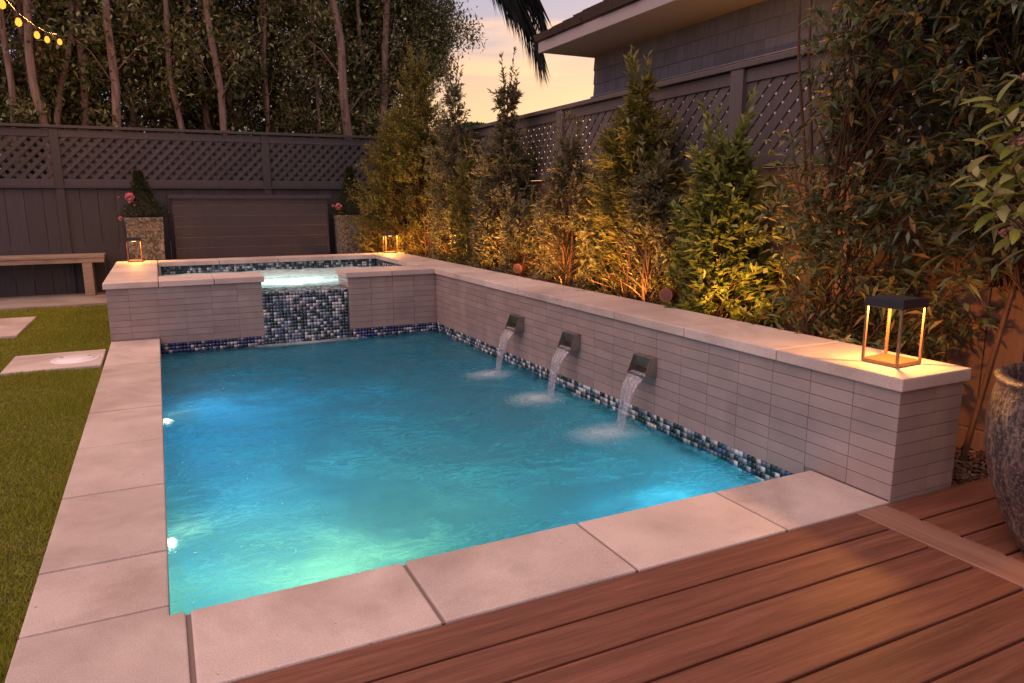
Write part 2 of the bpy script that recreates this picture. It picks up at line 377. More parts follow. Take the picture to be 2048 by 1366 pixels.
# turf blades
def grass():
    n = 230000
    x = -WC-.006-RNG.beta(1, 3.0, n)*3.6; y = -.6+8.0*RNG.random(n)**1.25
    # keep the slabs clear
    pat = np.sin(x*5.1+1.2*np.sin(y*3.3))*np.sin(y*4.3+x*2.2); h0 = .75+.45*pat
    k = ~(((x > -.98) & (y > 3.70) & (y < 4.33)) | ((x < -1.12) & (y > 5.36) & (y < 6.54)) | (y > 7.32))
    x, y, h0 = x[k], y[k], h0[k]; n = len(x)
    h = (.015+.020*RNG.random(n)**1.5)*np.clip(h0, .5, 1.25); a = RNG.random(n)*6.283; w = .0016+.0012*RNG.random(n)+y*.00018
    lx = RNG.normal(0, .010, n); ly = RNG.normal(0, .010, n)
    V = np.empty((n, 3, 3)); z0 = -.029
    V[:, 0] = np.stack([x-np.cos(a)*w, y-np.sin(a)*w, np.full(n, z0)], 1)
    V[:, 1] = np.stack([x+np.cos(a)*w, y+np.sin(a)*w, np.full(n, z0)], 1)
    V[:, 2] = np.stack([x+lx, y+ly, z0+h], 1)
    me = mesh_np('grass', V.reshape(-1, 3), np.arange(3*n).reshape(-1, 3))
    tag(link('grass', me, M_GRASS), kind='stuff')
grass()

# paving slabs in the lawn, back path
pv = struct('pavement')
bx('paving_slab', M_SLAB, pv, -.978, -WC-.022, 3.705, 4.325, -.06, -.004, .006)
bx('paving_slab', M_SLAB, pv, -1.74, -1.118, 5.365, 6.53, -.06, -.004, .006)
path = struct('path')
for k, x0 in enumerate(np.arange(-7.16, -.4, 1.36)):
    x1 = min(x0+1.352, -WC-.005); bx('paving_slab', M_PATH, path, x0, x1, 7.33, 8.46, -.10, 0.002, .006)
bx('paving_slab', M_PATH, path, -WC+.0, FX-.1, L+D+.03, 8.46, -.10, -.002, .006)

# skimmer lid
sk = thing('skimmer_lid', 'round white skimmer lid set in a concrete slab in the lawn', 'lid', (-.56, 3.985, -.004))
MB().lathe([(.001, .004), (.118, .004), (.120, .002), (.122, -.001), (.153, -.001), (.157, -.003), (.158, -.008)], -.56, 3.985, 48, zo=.004).build('rim', M_WHITE, sk, smooth=True)
MB().lathe([(.001, .006), (.112, .0055), (.116, .003), (.117, 0)], -.56, 3.985, 48, zo=.0065).build('cover', M_WHITE, sk, smooth=True)
for dx, dy in ((-.09, .03), (.088, .028)): MB().box(-.572+dx, -.548+dx, 3.98+dy, 3.99+dy, .0115, .0145).build('finger_hole', M_SCREW, sk)

# ------------------------------------------------------------------ pool shell and coping
pool = thing('swimming_pool', 'small rectangular swimming pool edged with pale concrete coping beside the lawn and deck', 'pool')
sh = MB()
ZB = -1.15; BO = .012
X0, X1, Y0, Y1 = -BO, XR, -BO, L
# walls as thick boxes, floor
sh.box(X0-.2, X0, Y0-.2, Y1+.0, ZB-.1, -TC-.001)
sh.box(X0, XR, Y0-.2, Y0, ZB-.1, -TC-.001)
sh.box(X0, XR, Y0, Y1, ZB-.1, ZB)
sh.box(X0-.2, XR+.2, Y1+.002, Y1+.2, ZB-.1, -.30)
sh.box(XR+.002, XR+.2, Y0-.2, Y1, ZB-.1, -.30)
sh.build('shell', M_PLASTER, pool)
# bench ledge and steps under water
bx('underwater_bench', M_PLASTER, pool, .0, .45, 3.4, 4.60, ZB+.002, -.62, .02)
bx('underwater_step', M_PLASTER, pool, .9, XR-.002, .0, .35, ZB+.002, -.80, .02)
# mortar bed visible in the joints
MB().box(-WC+.004, -.012, -FR+.004, L-.002, -.09, -.0065).build('mortar', M_JOINT, pool)
MB().box(-.0119, XR, -FR+.004, -.012, -.09, -.0065).build('mortar', M_JOINT, pool)
G = .0045
lj = [.054, .425, 1.062, 1.699, 2.344, 2.977, 3.614, 4.2677, L-.002]
for a, b in zip(lj[:-1], lj[1:]):
    bx('coping_stone', M_COPING, pool, -WC, 0, a+G, b-G, -TC, random.uniform(-.001, .001), .006)
Lp = [(-WC, -FR), (.047-G*1.5, -FR), (.047-G*1.5, 0), (0, 0), (0, .054-G), (-WC, .054-G)]
lv = [(x, y, -TC) for x, y in Lp]+[(x, y, 0) for x, y in Lp]
lm = MB(); lm.v = lv; lm.f = [tuple(range(5, -1, -1)), tuple(range(6, 12))]+[(i, (i+1) % 6, (i+1) % 6+6, i+6) for i in range(6)]
lm.build('coping_stone', M_COPING, pool, .005, 2)
fj = [.047, .671, 1.311, 1.943, XR-.001]
for a, b in zip(fj[:-1], fj[1:]):
    bx('coping_stone', M_COPING, pool, a+G*1.5, b-G*(1 if b < 2.4 else .2), -FR, 0, -TC, random.uniform(-.001, .001), .006)

# ------------------------------------------------------------------ tiled walls
def tile_mesh(w, h, d=.008):
    me = MB().box(-w/2, w/2, -d, 0, -h/2, h/2).mesh('tile'); me.materials.append(M_TILE); return me
TW, TH = .21, .0525
TME = tile_mesh(TW-.0024, TH-.0026)
def put_tile(parent, c, rotz, sx=1, sz=1):
    o = link('tile', TME, None, parent, c); o.rotation_euler = (random.uniform(-.004, .004), 0, rotz+random.uniform(-.003, .003)); o.scale = (sx, 1, sz)
rows = [(.010+.0525*k, .010+.0525*(k+1)) for k in range(-1, 8)]; rows[0] = (-.052, .010); rows.append((.430-.0001, .431))
rows = rows[:-1]; rows[-1] = (.3775, .431)
wall = thing('raised_wall', 'long raised taupe tiled wall with pale stone cap along the right side of the pool', 'wall')
MB().box(XR+.009, XR+WT-.009, -FR+.009, L+D-.02, -1.2, H-TC).build('core', M_GROUT, wall)
def cols(a, b, start, p=TW):
    e = [a]+[start+p*k for k in range(-60, 60) if a+.012 < start+p*k < b-.012]+[b]
    return list(zip(e[:-1], e[1:]))
for y0, y1 in cols(-FR, L-.001, .040):
    for z0, z1 in rows:
        if y0 < -.01 and z0 < 0: continue
        if y0 < -.01 and z0 < .02: z0 = .0012
        put_tile(wall, (XR+.0085, (y0+y1)/2, (z0+z1)/2), -math.pi/2, (y1-y0-.003)/(TW-.003), (z1-z0-.0028)/(TH-.0028))
for x0, x1 in cols(XR+.001, XR+WT, XR+.2):
    for z0, z1 in rows:
        if z0 < 0: z0 = -.05
        put_tile(wall, ((x0+x1)/2, -FR+.0085, (z0+z1)/2), 0, (x1-x0-.003)/(TW-.003), (z1-z0-.0028)/(TH-.0028))
cj = [-FR-OV, .2213, .845, 1.4856, 2.1285, 2.7817, 3.3994, 4.0483, 4.60, 5.47, 6.04, 6.69, L+D]
for a, b in zip(cj[:-1], cj[1:]):
    bx('cap_stone', M_COPING, wall, XR-OV, XR+WT+OV, a+.0025, b-.0025, H-TC+.001, H+random.uniform(-.0008, .0008), .007, 3)
MB().box(XR+.01, XR+WT-.01, -FR+.01, L+D-.02, H-TC+.0005, H-.006).build('mortar', M_JOINT, wall)

spa = thing('spa', 'raised square spa with tiled sides at the far end of the pool', 'hot tub')
SY = L+.43                                            # back edge of the front cap
zc = H-TC
sb = MB()
sb.box(-WC+.009, CX0-.009, L+.009, SY-.02, -1.2, zc)      # front wall, left
sb.box(CX1+.009, XR+.008, L+.009, SY-.02, -1.2, zc)
sb.box(CX0-.008, CX1+.008, L+.009, SY-.02, -1.2, LIP-.006)
sb.box(-WC+.009, .05, SY-.02, L+D-.02, -1.2, zc)          # left wall
sb.box(.05, XR+.008, 6.755, L+D-.02, -1.2, zc)            # back wall
sb.build('core', M_GROUT, spa)
MB().box(.05, XR+.009, SY-.02, 6.755, -.8, -.55).build('floor', M_PLASTERW, spa)
il = MB(); il.box(.051, .056, SY-.019, 6.754, -.55, .24); il.box(.056, XR+.005, SY-.019, SY-.014, -.55, .24); il.box(.056, XR+.005, 6.749, 6.754, -.55, .24); il.box(XR+.0, XR+.008, SY-.014, 6.749, -.55, .24)
il.build('lining', M_PLASTERW, spa)
for x0, x1 in cols(-WC, CX0, .0+.009)+cols(CX1, XR-.001, CX1+.215):
    for z0, z1 in rows:
        if x1 <= .02 and z0 < 0: z0 = .001
        if x1 <= .02 and z1 < .005: continue
        put_tile(spa, ((x0+x1)/2, L+.0085, (z0+z1)/2), 0, (x1-x0-.003)/(TW-.003), (z1-z0-.0028)/(TH-.0028))
for y0, y1 in cols(L, L+D-.03, L+.2):                     # left outer side
    for z0, z1 in rows:
        if z0 < 0: z0 = -.05
        put_tile(spa, (-WC+.0085, (y0+y1)/2, (z0+z1)/2), -math.pi/2, (y1-y0-.003)/(TW-.003), (z1-z0-.0028)/(TH-.0028))
for xx, s in ((CX0, 1), (CX1, -1)):                       # sides of the channel
    for z0, z1 in rows[7:]:
        z0 = max(z0, LIP+.004)
        for y0, y1 in cols(L+.004, SY-.02, L+.2):
            put_tile(spa, (xx-.0085*s if s > 0 else xx+.0085, (y0+y1)/2, (z0+z1)/2), math.pi/2*s, (y1-y0-.003)/(TW-.003), (z1-z0-.0028)/(TH-.0028))
def cap(parent, x0, x1, y0, y1): bx('cap_stone', M_COPING, parent, x0, x1, y0, y1, H-TC+.001, H+random.uniform(-.0008, .0008), .007, 3)
g2 = .0025
cap(spa, -WC-OV, .03-g2, L-OV, 5.06-g2); cap(spa, -WC-OV, .03-g2, 5.06+g2, 5.62-g2); cap(spa, -WC-OV, .03-g2, 5.62+g2, 6.28-g2); cap(spa, -WC-OV, .03-g2, 6.28+g2, L+D)
cap(spa, .03+g2, .462-g2, L-OV, SY); cap(spa, .462+g2, CX0+OV+.006, L-OV, SY)
cap(spa, CX1-OV-.004, 2.03-g2, L-OV, SY); cap(spa, 2.03+g2, XR-OV-g2, L-OV, SY)
bj = [.03, .657, 1.30, 1.932, XR-OV]
for a, b in zip(bj[:-1], bj[1:]): cap(spa, a+g2, b-g2, 6.73, L+D)

# mosaic: rows of small glass tiles, real pieces joined per surface
MP = .0290
def mosaic(parent, name, org, ux, uz, nu, nv, mat, back=.0):
    """org corner, ux/uz unit dirs; normal = uz x ux direction handled by box thickness"""
    ux = Vector(ux); uz = Vector(uz); nn = ux.cross(uz).normalized()
    V = []; F = []
    for i in range(nu):
        for j in range(nv):
            a = MP-.0022; d = .0035+random.uniform(-.0006, .0006)
            c = Vector(org)+ux*(MP*(i+.5))+uz*(MP*(j+.5))
            tl = Vector((random.uniform(-1, 1), random.uniform(-1, 1), random.uniform(-1, 1)))*.00025
            P = [c-ux*a/2-uz*a/2, c+ux*a/2-uz*a/2, c+ux*a/2+uz*a/2, c-ux*a/2+uz*a/2]
            b = len(V); V += [tuple(p) for p in P]+[tuple(p+nn*d+tl) for p in P]
            F += [(b+4, b+5, b+6, b+7), (b, b+1, b+5, b+4), (b+1, b+2, b+6, b+5), (b+2, b+3, b+7, b+6), (b+3, b, b+4, b+7)]
    me = mesh_np(name, V, F); o = link(name, me, mat, parent); o['kind'] = 'stuff'; return o
ZM = -.052-MP*8
def backing(parent, *a): MB().box(*a).build('mosaic_grout', M_MGROUT, parent)
# right wall band (faces -X): ux = -Y so that ux x uz = -X
mosaic(wall, 'mosaic', (XR+.006, L-.004, ZM), (0, -1, 0), (0, 0, 1), 159, 8, M_MOS)
backing(wall, XR+.0062, XR+.0088, -.005, L-.004, -.42, -.0525)
nL = int((CX0-.0)/MP)
mosaic(spa, 'mosaic', (.0, L+.006, ZM), (1, 0, 0), (0, 0, 1), nL, 8, M_MOSB)
mosaic(spa, 'mosaic', (CX1, L+.006, ZM), (1, 0, 0), (0, 0, 1), 30, 8, M_MOSB)
backing(spa, 0.0, CX0, L+.0062, L+.0088, -.42, -.0525); backing(spa, CX1, XR+.006, L+.0062, L+.0088, -.42, -.0525)
mosaic(spa, 'mosaic', (CX0-.001, L+.002, LIP-.004-MP*21), (1, 0, 0), (0, 0, 1), 26, 21, M_MOS)
backing(spa, CX0-.002, CX1+.002, L+.0022, L+.0086, -.42, LIP-.0045)
mosaic(spa, 'mosaic', (CX0-.001, L+.004, LIP-.005), (1, 0, 0), (0, 1, 0), 26, 14, M_MOS)
# inside the spa
mosaic(spa, 'mosaic', (.056, 6.752, .43-MP*7), (1, 0, 0), (0, 0, 1), 83, 7, M_MOS)
mosaic(spa, 'mosaic', (XR+.003, 6.75, .43-MP*7), (0, -1, 0), (0, 0, 1), 58, 7, M_MOS)
mosaic(spa, 'mosaic', (.054, SY-.01, .43-MP*7), (0, 1, 0), (0, 0, 1), 58, 7, M_MOS)
backing(spa, .056, XR, 6.7522, 6.7548, .2, .43); backing(spa, XR+.0032, XR+.0088, SY-.01, 6.75, .2, .43); backing(spa, .0505, .0538, SY-.01, 6.75, .2, .43)
MB().box(XR+.0, XR+.0085, SY-.02, 6.755, .2, .4305).build('lining', M_MGROUT, wall)

# ------------------------------------------------------------------ water
SPL = [(2.24, 1.15, .19), (2.23, 1.95, .17), (2.22, 2.68, .15)]   # splash centres
def water_mat(name, spa_=False):
    m, t, out = new_mat(name)
    p = t.pos()
    gl = t.add('BsdfGlass', inp={'IOR': 1.33, 'Roughness': .02, 'Color': (1, 1, 1, 1)})
    n1 = t.noise(1, 5, .65, t.mapv(p, (11, 20, 1)), .5); n2 = t.noise(1, 4, .6, t.mapv(p, (40, 75, 1)), .6)
    h = t.math('ADD', n1, t.math('MULTIPLY', n2, .55))
    bmp = t.bump(h, .6 if not spa_ else .9, .02)
    t.link(bmp, gl.inputs['Normal'])
    # churned foam: white with micro bubbles
    df = t.add('BsdfDiffuse', inp={'Color': (.72, .82, .84, 1)}); t.link(bmp, df.inputs['Normal'])
    tl = t.add('BsdfTranslucent', inp={'Color': (.72, .84, .86, 1)})
    fo = t.add('MixShader', inp={0: .5}); t.link(df.outputs[0], fo.inputs[1]); t.link(tl.outputs[0], fo.inputs[2])
    fn = t.noise(1, 6, .7, t.mapv(p, (26, 26, 1)), 1.5)
    if spa_:
        fac = t.ramp(t.noise(1, 5, .65, t.mapv(p, (5, 9, 1)), 1.5), [(.35, (.25, .25, .25)), (.6, (.9, .9, .9))])
    else:
        mask = None
        def add(a):
            nonlocal mask
            mask = a if mask is None else t.math('MAXIMUM', mask, a)
        sp = t.n.new('ShaderNodeSeparateXYZ'); t.link(p, sp.inputs[0])
        for cx, cy, r in SPL:
            dx = t.math('DIVIDE', t.math('SUBTRACT', sp.outputs[0], cx-.05), r*1.25); dy = t.math('DIVIDE', t.math('SUBTRACT', sp.outputs[1], cy), r)
            d = t.math('SQRT', t.math('ADD', t.math('MULTIPLY', dx, dx), t.math('MULTIPLY', dy, dy)))
            add(t.math('SUBTRACT', 1.15, d, clamp=True))
        # line of froth under the spill
        dx = t.math('DIVIDE', t.math('SUBTRACT', sp.outputs[0], 1.2), .52); dy = t.math('DIVIDE', t.math('SUBTRACT', sp.outputs[1], L-.03), .10)
        d = t.math('SQRT', t.math('ADD', t.math('MULTIPLY', dx, dx), t.math('MULTIPLY', dy, dy)))
        add(t.math('SUBTRACT', 1.1, d, clamp=True))
        soft = t.math('MULTIPLY', t.math('POWER', mask, 1.4), t.ramp(fn, [(.28, (.25, .25, .25)), (.62, (1, 1, 1))]))
        # thin milky veils over the rest; the fine pale lines are painted ripple light
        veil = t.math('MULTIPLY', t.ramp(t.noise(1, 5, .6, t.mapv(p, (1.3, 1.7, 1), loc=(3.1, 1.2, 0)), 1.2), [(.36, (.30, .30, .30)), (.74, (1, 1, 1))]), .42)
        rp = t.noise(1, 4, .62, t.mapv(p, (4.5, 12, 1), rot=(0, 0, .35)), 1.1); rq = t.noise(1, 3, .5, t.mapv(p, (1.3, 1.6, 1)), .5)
        ripple_light = t.math('SUBTRACT', 1.0, t.math('MULTIPLY', t.math('ABSOLUTE', t.math('SUBTRACT', rp, .5)), 14.0), clamp=True)
        veil = t.math('ADD', veil, t.math('MULTIPLY', ripple_light, t.ramp(rq, [(.42, (.02, .02, .02)), (.62, (.42, .42, .42))])), clamp=True)
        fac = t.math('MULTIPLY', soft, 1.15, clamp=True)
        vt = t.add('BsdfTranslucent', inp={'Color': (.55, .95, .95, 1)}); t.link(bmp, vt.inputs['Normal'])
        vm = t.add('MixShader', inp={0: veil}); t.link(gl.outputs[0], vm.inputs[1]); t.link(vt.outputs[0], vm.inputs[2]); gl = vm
    mx = t.add('MixShader', inp={0: fac}); t.link(gl.outputs[0], mx.inputs[1]); t.link(fo.outputs[0], mx.inputs[2])
    t.link(mx.outputs[0], out.inputs[0])
    if not spa_:
        v = t.add('VolumePrincipled', inp={'Color': (.10, .52, .70, 1), 'Density': .5, 'Absorption Color': (.05, .34, .55, 1), 'Anisotropy': .1})
    else:
        v = t.add('VolumePrincipled', inp={'Color': (.6, .85, .80, 1), 'Density': 1.2, 'Absorption Color': (.6, .9, .9, 1)})
    t.link(v.outputs[0], out.inputs['Volume'])
    return m
def wave_surface(name, x0, x1, y0, y1, zl, zb, step, hfun, mat):
    nx = int((x1-x0)/step)+1; ny = int((y1-y0)/step)+1
    X, Y = np.meshgrid(np.linspace(x0, x1, nx), np.linspace(y0, y1, ny), indexing='ij')
    Z = zl+hfun(X, Y)
    V = np.stack([X, Y, Z], -1).reshape(-1, 3); I = np.arange(nx*ny).reshape(nx, ny)
    F = np.stack([I[:-1, :-1], I[1:, :-1], I[1:, 1:], I[:-1, 1:]], -1).reshape(-1, 4)
    # skirt + bottom
    ring = np.concatenate([I[:, 0], I[-1, 1:], I[-2::-1, -1], I[0, -2:0:-1]])
    b = len(V); VB = V[ring].copy(); VB[:, 2] = zb; V = np.concatenate([V, VB]); k = len(ring)
    q = np.array([[ring[i], b+i, b+(i+1) % k, ring[(i+1) % k]] for i in range(k)])
    me = bpy.data.meshes.new(name); me.from_pydata(V.tolist(), [], F.tolist()+q.tolist()+[[b+i for i in range(k)][::-1]])
    me.polygons.foreach_set('use_smooth', [True]*len(F)+[False]*(k+1)); me.update()
    return tag(link(name, me, mat), kind='structure')
WV = [(RNG.uniform(0, 6.28), RNG.uniform(7, 30), RNG.uniform(0, 6.28)) for _ in range(26)]
def pool_h(X, Y):
    h = 0*X
    for a, k, ph in WV: h += np.sin(k*(np.cos(a)*X+np.sin(a)*Y)+ph+.6*np.sin(2.1*X+1.3*Y+ph))*.011/k*1.6
    for cx, cy, r in SPL:
        d = np.hypot(X-cx, Y-cy); h += .006*np.cos(d*46)*np.exp(-d*3.2)+.012*np.exp(-(d/.07)**2)
    d = np.hypot(np.maximum(0, np.abs(X-1.227)-.36), Y-L); h += .006*np.cos(d*40)*np.exp(-d*4)
    return h*1.0
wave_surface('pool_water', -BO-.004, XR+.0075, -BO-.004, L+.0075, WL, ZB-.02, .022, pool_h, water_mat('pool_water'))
WV2 = [(RNG.uniform(0, 6.28), RNG.uniform(12, 60), RNG.uniform(0, 6.28)) for _ in range(30)]
def spa_h(X, Y):
    h = 0*X
    for a, k, ph in WV2: h += np.sin(k*(np.cos(a)*X+np.sin(a)*Y)+ph+1.2*np.sin(5*X+4*Y+ph))*.03/k
    return h*np.clip((Y-L-.05)/.35, .15, 1)
wave_surface('spa_water', .0535, XR+.004, SY-.0135, 6.7535, SWL, -.56, .022, spa_h, water_mat('spa_water', True))
# thin sheet running over the lip and down the mosaic face
def film_mat(name, streak=(60, 4), base=.12, amt=.75):
    m, t, out = new_mat(name); p = t.pos()
    s = t.noise(1, 4, .65, t.mapv(p, (streak[0], streak[0], streak[1])), .4)
    tr = t.add('BsdfTransparent', inp={'Color': (.97, .98, 1, 1)})
    gl = t.add('BsdfGlossy', inp={'Roughness': .10, 'Color': (.95, .97, 1, 1)}); t.link(t.bump(s, .6, .01), gl.inputs['Normal'])
    tl = t.add('BsdfTranslucent', inp={'Color': (.85, .86, .92, 1)}); dfz = t.add('BsdfDiffuse', inp={'Color': (.85, .86, .92, 1)})
    a = t.add('MixShader', inp={0: .5}); t.link(tl.outputs[0], a.inputs[1]); t.link(dfz.outputs[0], a.inputs[2])
    c = t.add('MixShader', inp={0: .5}); t.link(gl.outputs[0], c.inputs[1]); t.link(a.outputs[0], c.inputs[2])
    f = t.math('ADD', t.ramp(s, [(.45, (0, 0, 0)), (.75, (amt, amt, amt))]), base)
    mx = t.add('MixShader', inp={0: f}); t.link(tr.outputs[0], mx.inputs[1]); t.link(c.outputs[0], mx.inputs[2]); t.link(mx.outputs[0], out.inputs[0]); return m
M_FILM = film_mat('water_film', (26, 3), .0, .07); M_FALL = film_mat('water_stream', (150, 5), .13, .7)
fm = MB(); n = 40
prof = [(SY+.01, SWL+.002), (L+.2, SWL-.001), (L+.05, SWL-.004), (L+.005, LIP+.004), (L-.006, LIP-.02), (L-.007, .1), (L-.010, -.1), (L-.014, WL-.02)]
for i in range(n+1):
    x = CX0+.003+(CX1-CX0-.006)*i/n
    for j, (y, zz) in enumerate(prof): fm.v.append((x, y+random.uniform(-.0015, .0015)*(j > 2), zz+(random.uniform(-.003, .003) if j < 3 else 0)))
m_ = len(prof)
for i in range(n):
    for j in range(m_-1): fm.f.append((i*m_+j, i*m_+j+1, (i+1)*m_+j+1, (i+1)*m_+j))
tag(fm.build('spill_water', M_FILM, smooth=True), kind='structure')

# ------------------------------------------------------------------ water spouts and their streams
ordn = ['farthest from the deck, nearest the spa', 'middle one of three', 'nearest the deck']
for (yc, o_) in ((2.775, 0), (1.965, 1), (1.160, 2)):
    w = .165; x0 = XR-.085
    sp_ = thing('water_spout', 'brushed metal scupper in the raised tiled wall, '+ordn[o_], 'water spout', (XR, yc, .165), 'water spouts in the raised wall')
    # side cheeks
    for s in (-1, 1):
        ya, yb = (yc+s*w/2, yc+s*(w/2-.004)) if s < 0 else (yc+s*(w/2-.004), yc+s*w/2)
        P = [(x0, ya, .168), (XR-.001, ya, .168), (XR-.001, yb, .168), (x0, yb, .168), (XR-.045, ya, .268), (XR-.001, ya, .268), (XR-.001, yb, .268), (XR-.045, yb, .268)]
        MB().hexa(P).build('cheek', M_STEEL, sp_)
    bx('lip', M_STEEL, sp_, x0-.006, XR-.0012, yc-w/2+.0045, yc+w/2-.0045, .170, .176)
    bx('hood', M_STEEL, sp_, XR-.046, XR-.0012, yc-w/2-.002, yc+w/2+.002, .2685, .273)
    P = [(XR-.020, yc-w/2+.0045, .205), (XR-.014, yc-w/2+.0045, .205), (XR-.014, yc+w/2-.0045, .205), (XR-.020, yc+w/2-.0045, .205),
         (XR-.042, yc-w/2+.0045, .268), (XR-.036, yc-w/2+.0045, .268), (XR-.036, yc+w/2-.0045, .268), (XR-.042, yc+w/2-.0045, .268)]
    MB().hexa(P).build('baffle', M_STEEL, sp_)
    bx('slot', M_SCREW, sp_, XR-.012, XR-.0012, yc-w/2+.006, yc+w/2-.006, .178, .204)
    # stream: sheet with a front and a back surface, narrowing as it falls
    nn_, mm = 18, 22; st = MB()
    for side_ in (0, 1):
        b0 = len(st.v)
        for j in range(mm+1):
            tt = j/mm; zz = .186-(.186-WL+.03)*tt**1.0
            fall = .186-zz; xx = x0+.02-.02*min(1, tt*6)-.105*math.sqrt(max(0, fall)/.33)
            hw = (w/2-.012)*(1-.42*tt**.8)
            for i in range(nn_+1):
                s = i/nn_*2-1
                r_ = .0030*math.sin(s*11+yc*7+tt*2)+.0018*math.sin(s*23+tt*5)
                st.v.append((xx+r_+(side_*.006), yc-.01*tt+s*hw+.0015*math.sin(tt*17+s*3), zz-.012*(s*s)*(tt > 0)))
        for j in range(mm):
            for i in range(nn_):
                a = b0+j*(nn_+1)+i; st.f.append((a, a+1, a+nn_+2, a+nn_+1))
    w_ = st.build('water_stream', M_FALL, smooth=True)
    tag(w_, 'thin sheet of water pouring from the scupper '+['farthest from the deck', 'in the middle of the wall', 'nearest the deck'][o_], 'water', 'streams of water falling into the pool')
# splash bubbles
def bubbles():
    V = []; F = []
    base_ = [(1, 0, 0), (-1, 0, 0), (0, 1, 0), (0, -1, 0), (0, 0, 1), (0, 0, -1)]
    fa = [(0, 2, 4), (2, 1, 4), (1, 3, 4), (3, 0, 4), (2, 0, 5), (1, 2, 5), (3, 1, 5), (0, 3, 5)]
    def put(x, y, zz, r):
        b = len(V); V.extend([(x+p[0]*r, y+p[1]*r, zz+p[2]*r*.7) for p in base_]); F.extend([(a+b, c+b, d+b) for a, c, d in fa])
    for cx, cy, r in SPL:
        for _ in range(420):
            a = random.uniform(0, 6.28); d = abs(random.gauss(0, r*.9)); put(cx-.04+math.cos(a)*d*1.3, cy+math.sin(a)*d, WL+random.uniform(.0, .006), random.uniform(.0012, .0035))
        for _ in range(60):
            a = random.uniform(0, 6.28); d = abs(random.gauss(0, r*.4)); put(cx+math.cos(a)*d, cy+math.sin(a)*d, WL+random.uniform(.0, .045), random.uniform(.001, .0022))
    for _ in range(500): put(random.uniform(.75, 1.75), L-.012-abs(random.gauss(0, .045)), WL+random.uniform(-.002, .008), random.uniform(.0015, .004))
    for _ in range(260): put(random.uniform(.2, 2.4), random.uniform(1.2, 4.5), WL+.002, random.uniform(.001, .0028))
    me = mesh_np('foam', V, F); tag(link('foam', me, M_FOAM), kind='stuff')
M_FOAM = principled('foam_bubble', (.8, .86, .88), .3)
bubbles()

# ------------------------------------------------------------------ lamps helper
def lamp(kind, loc, energy, col, size=.05, target=None, spot=60, blend=.6, spread=None):
    ld = bpy.data.lights.new('lamp', kind); ld.energy = energy; ld.color = col
    if kind == 'AREA': ld.shape = 'DISK'; ld.size = size
    else: ld.shadow_soft_size = size
    if kind == 'SPOT': ld.spot_size = R(spot); ld.spot_blend = blend
    if spread and kind == 'AREA': ld.spread = R(spread)
    lo = bpy.data.objects.new('lamp', ld); COL.objects.link(lo); lo.location = loc
    if target is not None: lo.rotation_euler = (Vector(loc)-Vector(target)).to_track_quat('Z', 'Y').to_euler()
    return lo
M_POOLLENS = emis('pool_lens', (.85, 1, .75), 30)
for k, (yy, e, c, tg) in enumerate(((2.60, 8.5, (.07, .50, 1.0), (2.4, 3.4, -.95)), (.88, 6, (.10, .54, 1.0), (2.4, 2.3, -.95)))):
    pl = MB().lathe([(.034, 0), (.034, .016), (.024, .020), (.0, .021)], 0, 0, 20)
    pl.v = [(p[2]-.012+.0, yy+p[0], -.235+p[1]) for p in pl.v]
    pl.build('pool_light', M_BRONZE, pool, smooth=True)
    ln = MB().lathe([(.023, 0), (.020, .006), (.0, .009)], 0, 0, 20); ln.v = [(.0085+p[2], yy+p[0], -.235+p[1]) for p in ln.v]
    ln.build('light_lens', M_POOLLENS, pool, smooth=True)
    lamp('AREA', (.03, yy, -.60), e, c, .10, (tg[0], tg[1], tg[2]))
# green step light low on the near wall, added unseen cyan fill beside it
lamp('AREA', (.50, .03, -.42), 12, (.78, 1.0, .42), .10, (.42, 1.1, -.9))
lamp('AREA', (1.9, .02, -.40), 6, (.14, .70, 1.0), .16, (2.0, 2.9, -.75))
for xx, yy, zz, c in ((.42, .0, -.42, (.6, 1, .5)), (1.9, .0, -.30, (.6, 1, 1))):  # second lens goes with the added cyan fill
    ln = MB().lathe([(.03, 0), (.026, .006), (.0, .009)], 0, 0, 16); ln.v = [(xx+p[0], yy-.010+p[2], zz+p[1]) for p in ln.v]
    ln.build('light_lens', emis('lens', c, 4), pool, smooth=True)
# spa light
lamp('AREA', (1.2, 5.10, -.1), 38, (.75, 1.0, .88), .12, (1.25, 6.6, .05))
ln = MB().lathe([(.05, 0), (.04, .006), (.0, .009)], 0, 0, 16); ln.v = [(1.2+p[0], SY-.0135+p[2], -.1+p[1]) for p in ln.v]
ln.build('light_lens', emis('spa_lens', (.8, 1, .9), 6), spa, smooth=True)

# ------------------------------------------------------------------ deck
deck = struct('deck')
P_ = .147; gp = .0048
yk = -FR-.006
PX0, PX1 = 2.278, 2.434
k = 0
for i in range(20):
    y1 = yk-i*P_; y0 = y1-P_+gp*2
    bx('plank', M_DECK, deck, -1.9, PX0-.0035, y0, y1, -.030, -.004, .0025, 1)
for i in range(20):
    y1 = yk-i*P_; y0 = y1-P_+gp*2
    if i == 0:
        bx('plank', M_DECK, deck, PX1+.0035, 3.42, y0, y1, -.030, -.004, .0025, 1)
    else: bx('plank', M_DECK, deck, PX1+.0035, 4.6, y0, y1, -.030, -.004, .0025, 1)
M_DECKB = principled('border_board', (.3, .16, .11), .6, lambda t: t.noise(1, 4, .6, t.mapv(t.n.new('ShaderNodeTexCoord').outputs['Object'], (6, 180, 180))), bstr=.3, bdist=.003,
                     colf=lambda t: t.ramp(t.noise(1, 5, .6, t.mapv(t.n.new('ShaderNodeTexCoord').outputs['Object'], (1.6, 34, 34)), .3), [(.3, (.23, .115, .08)), (.55, (.30, .16, .115)), (.8, (.36, .205, .15))]), spec=.3)
pb = bx('plank', M_DECKB, deck, -1.35, 1.35, -.076, .076, -.013, .013, .0025, 1)
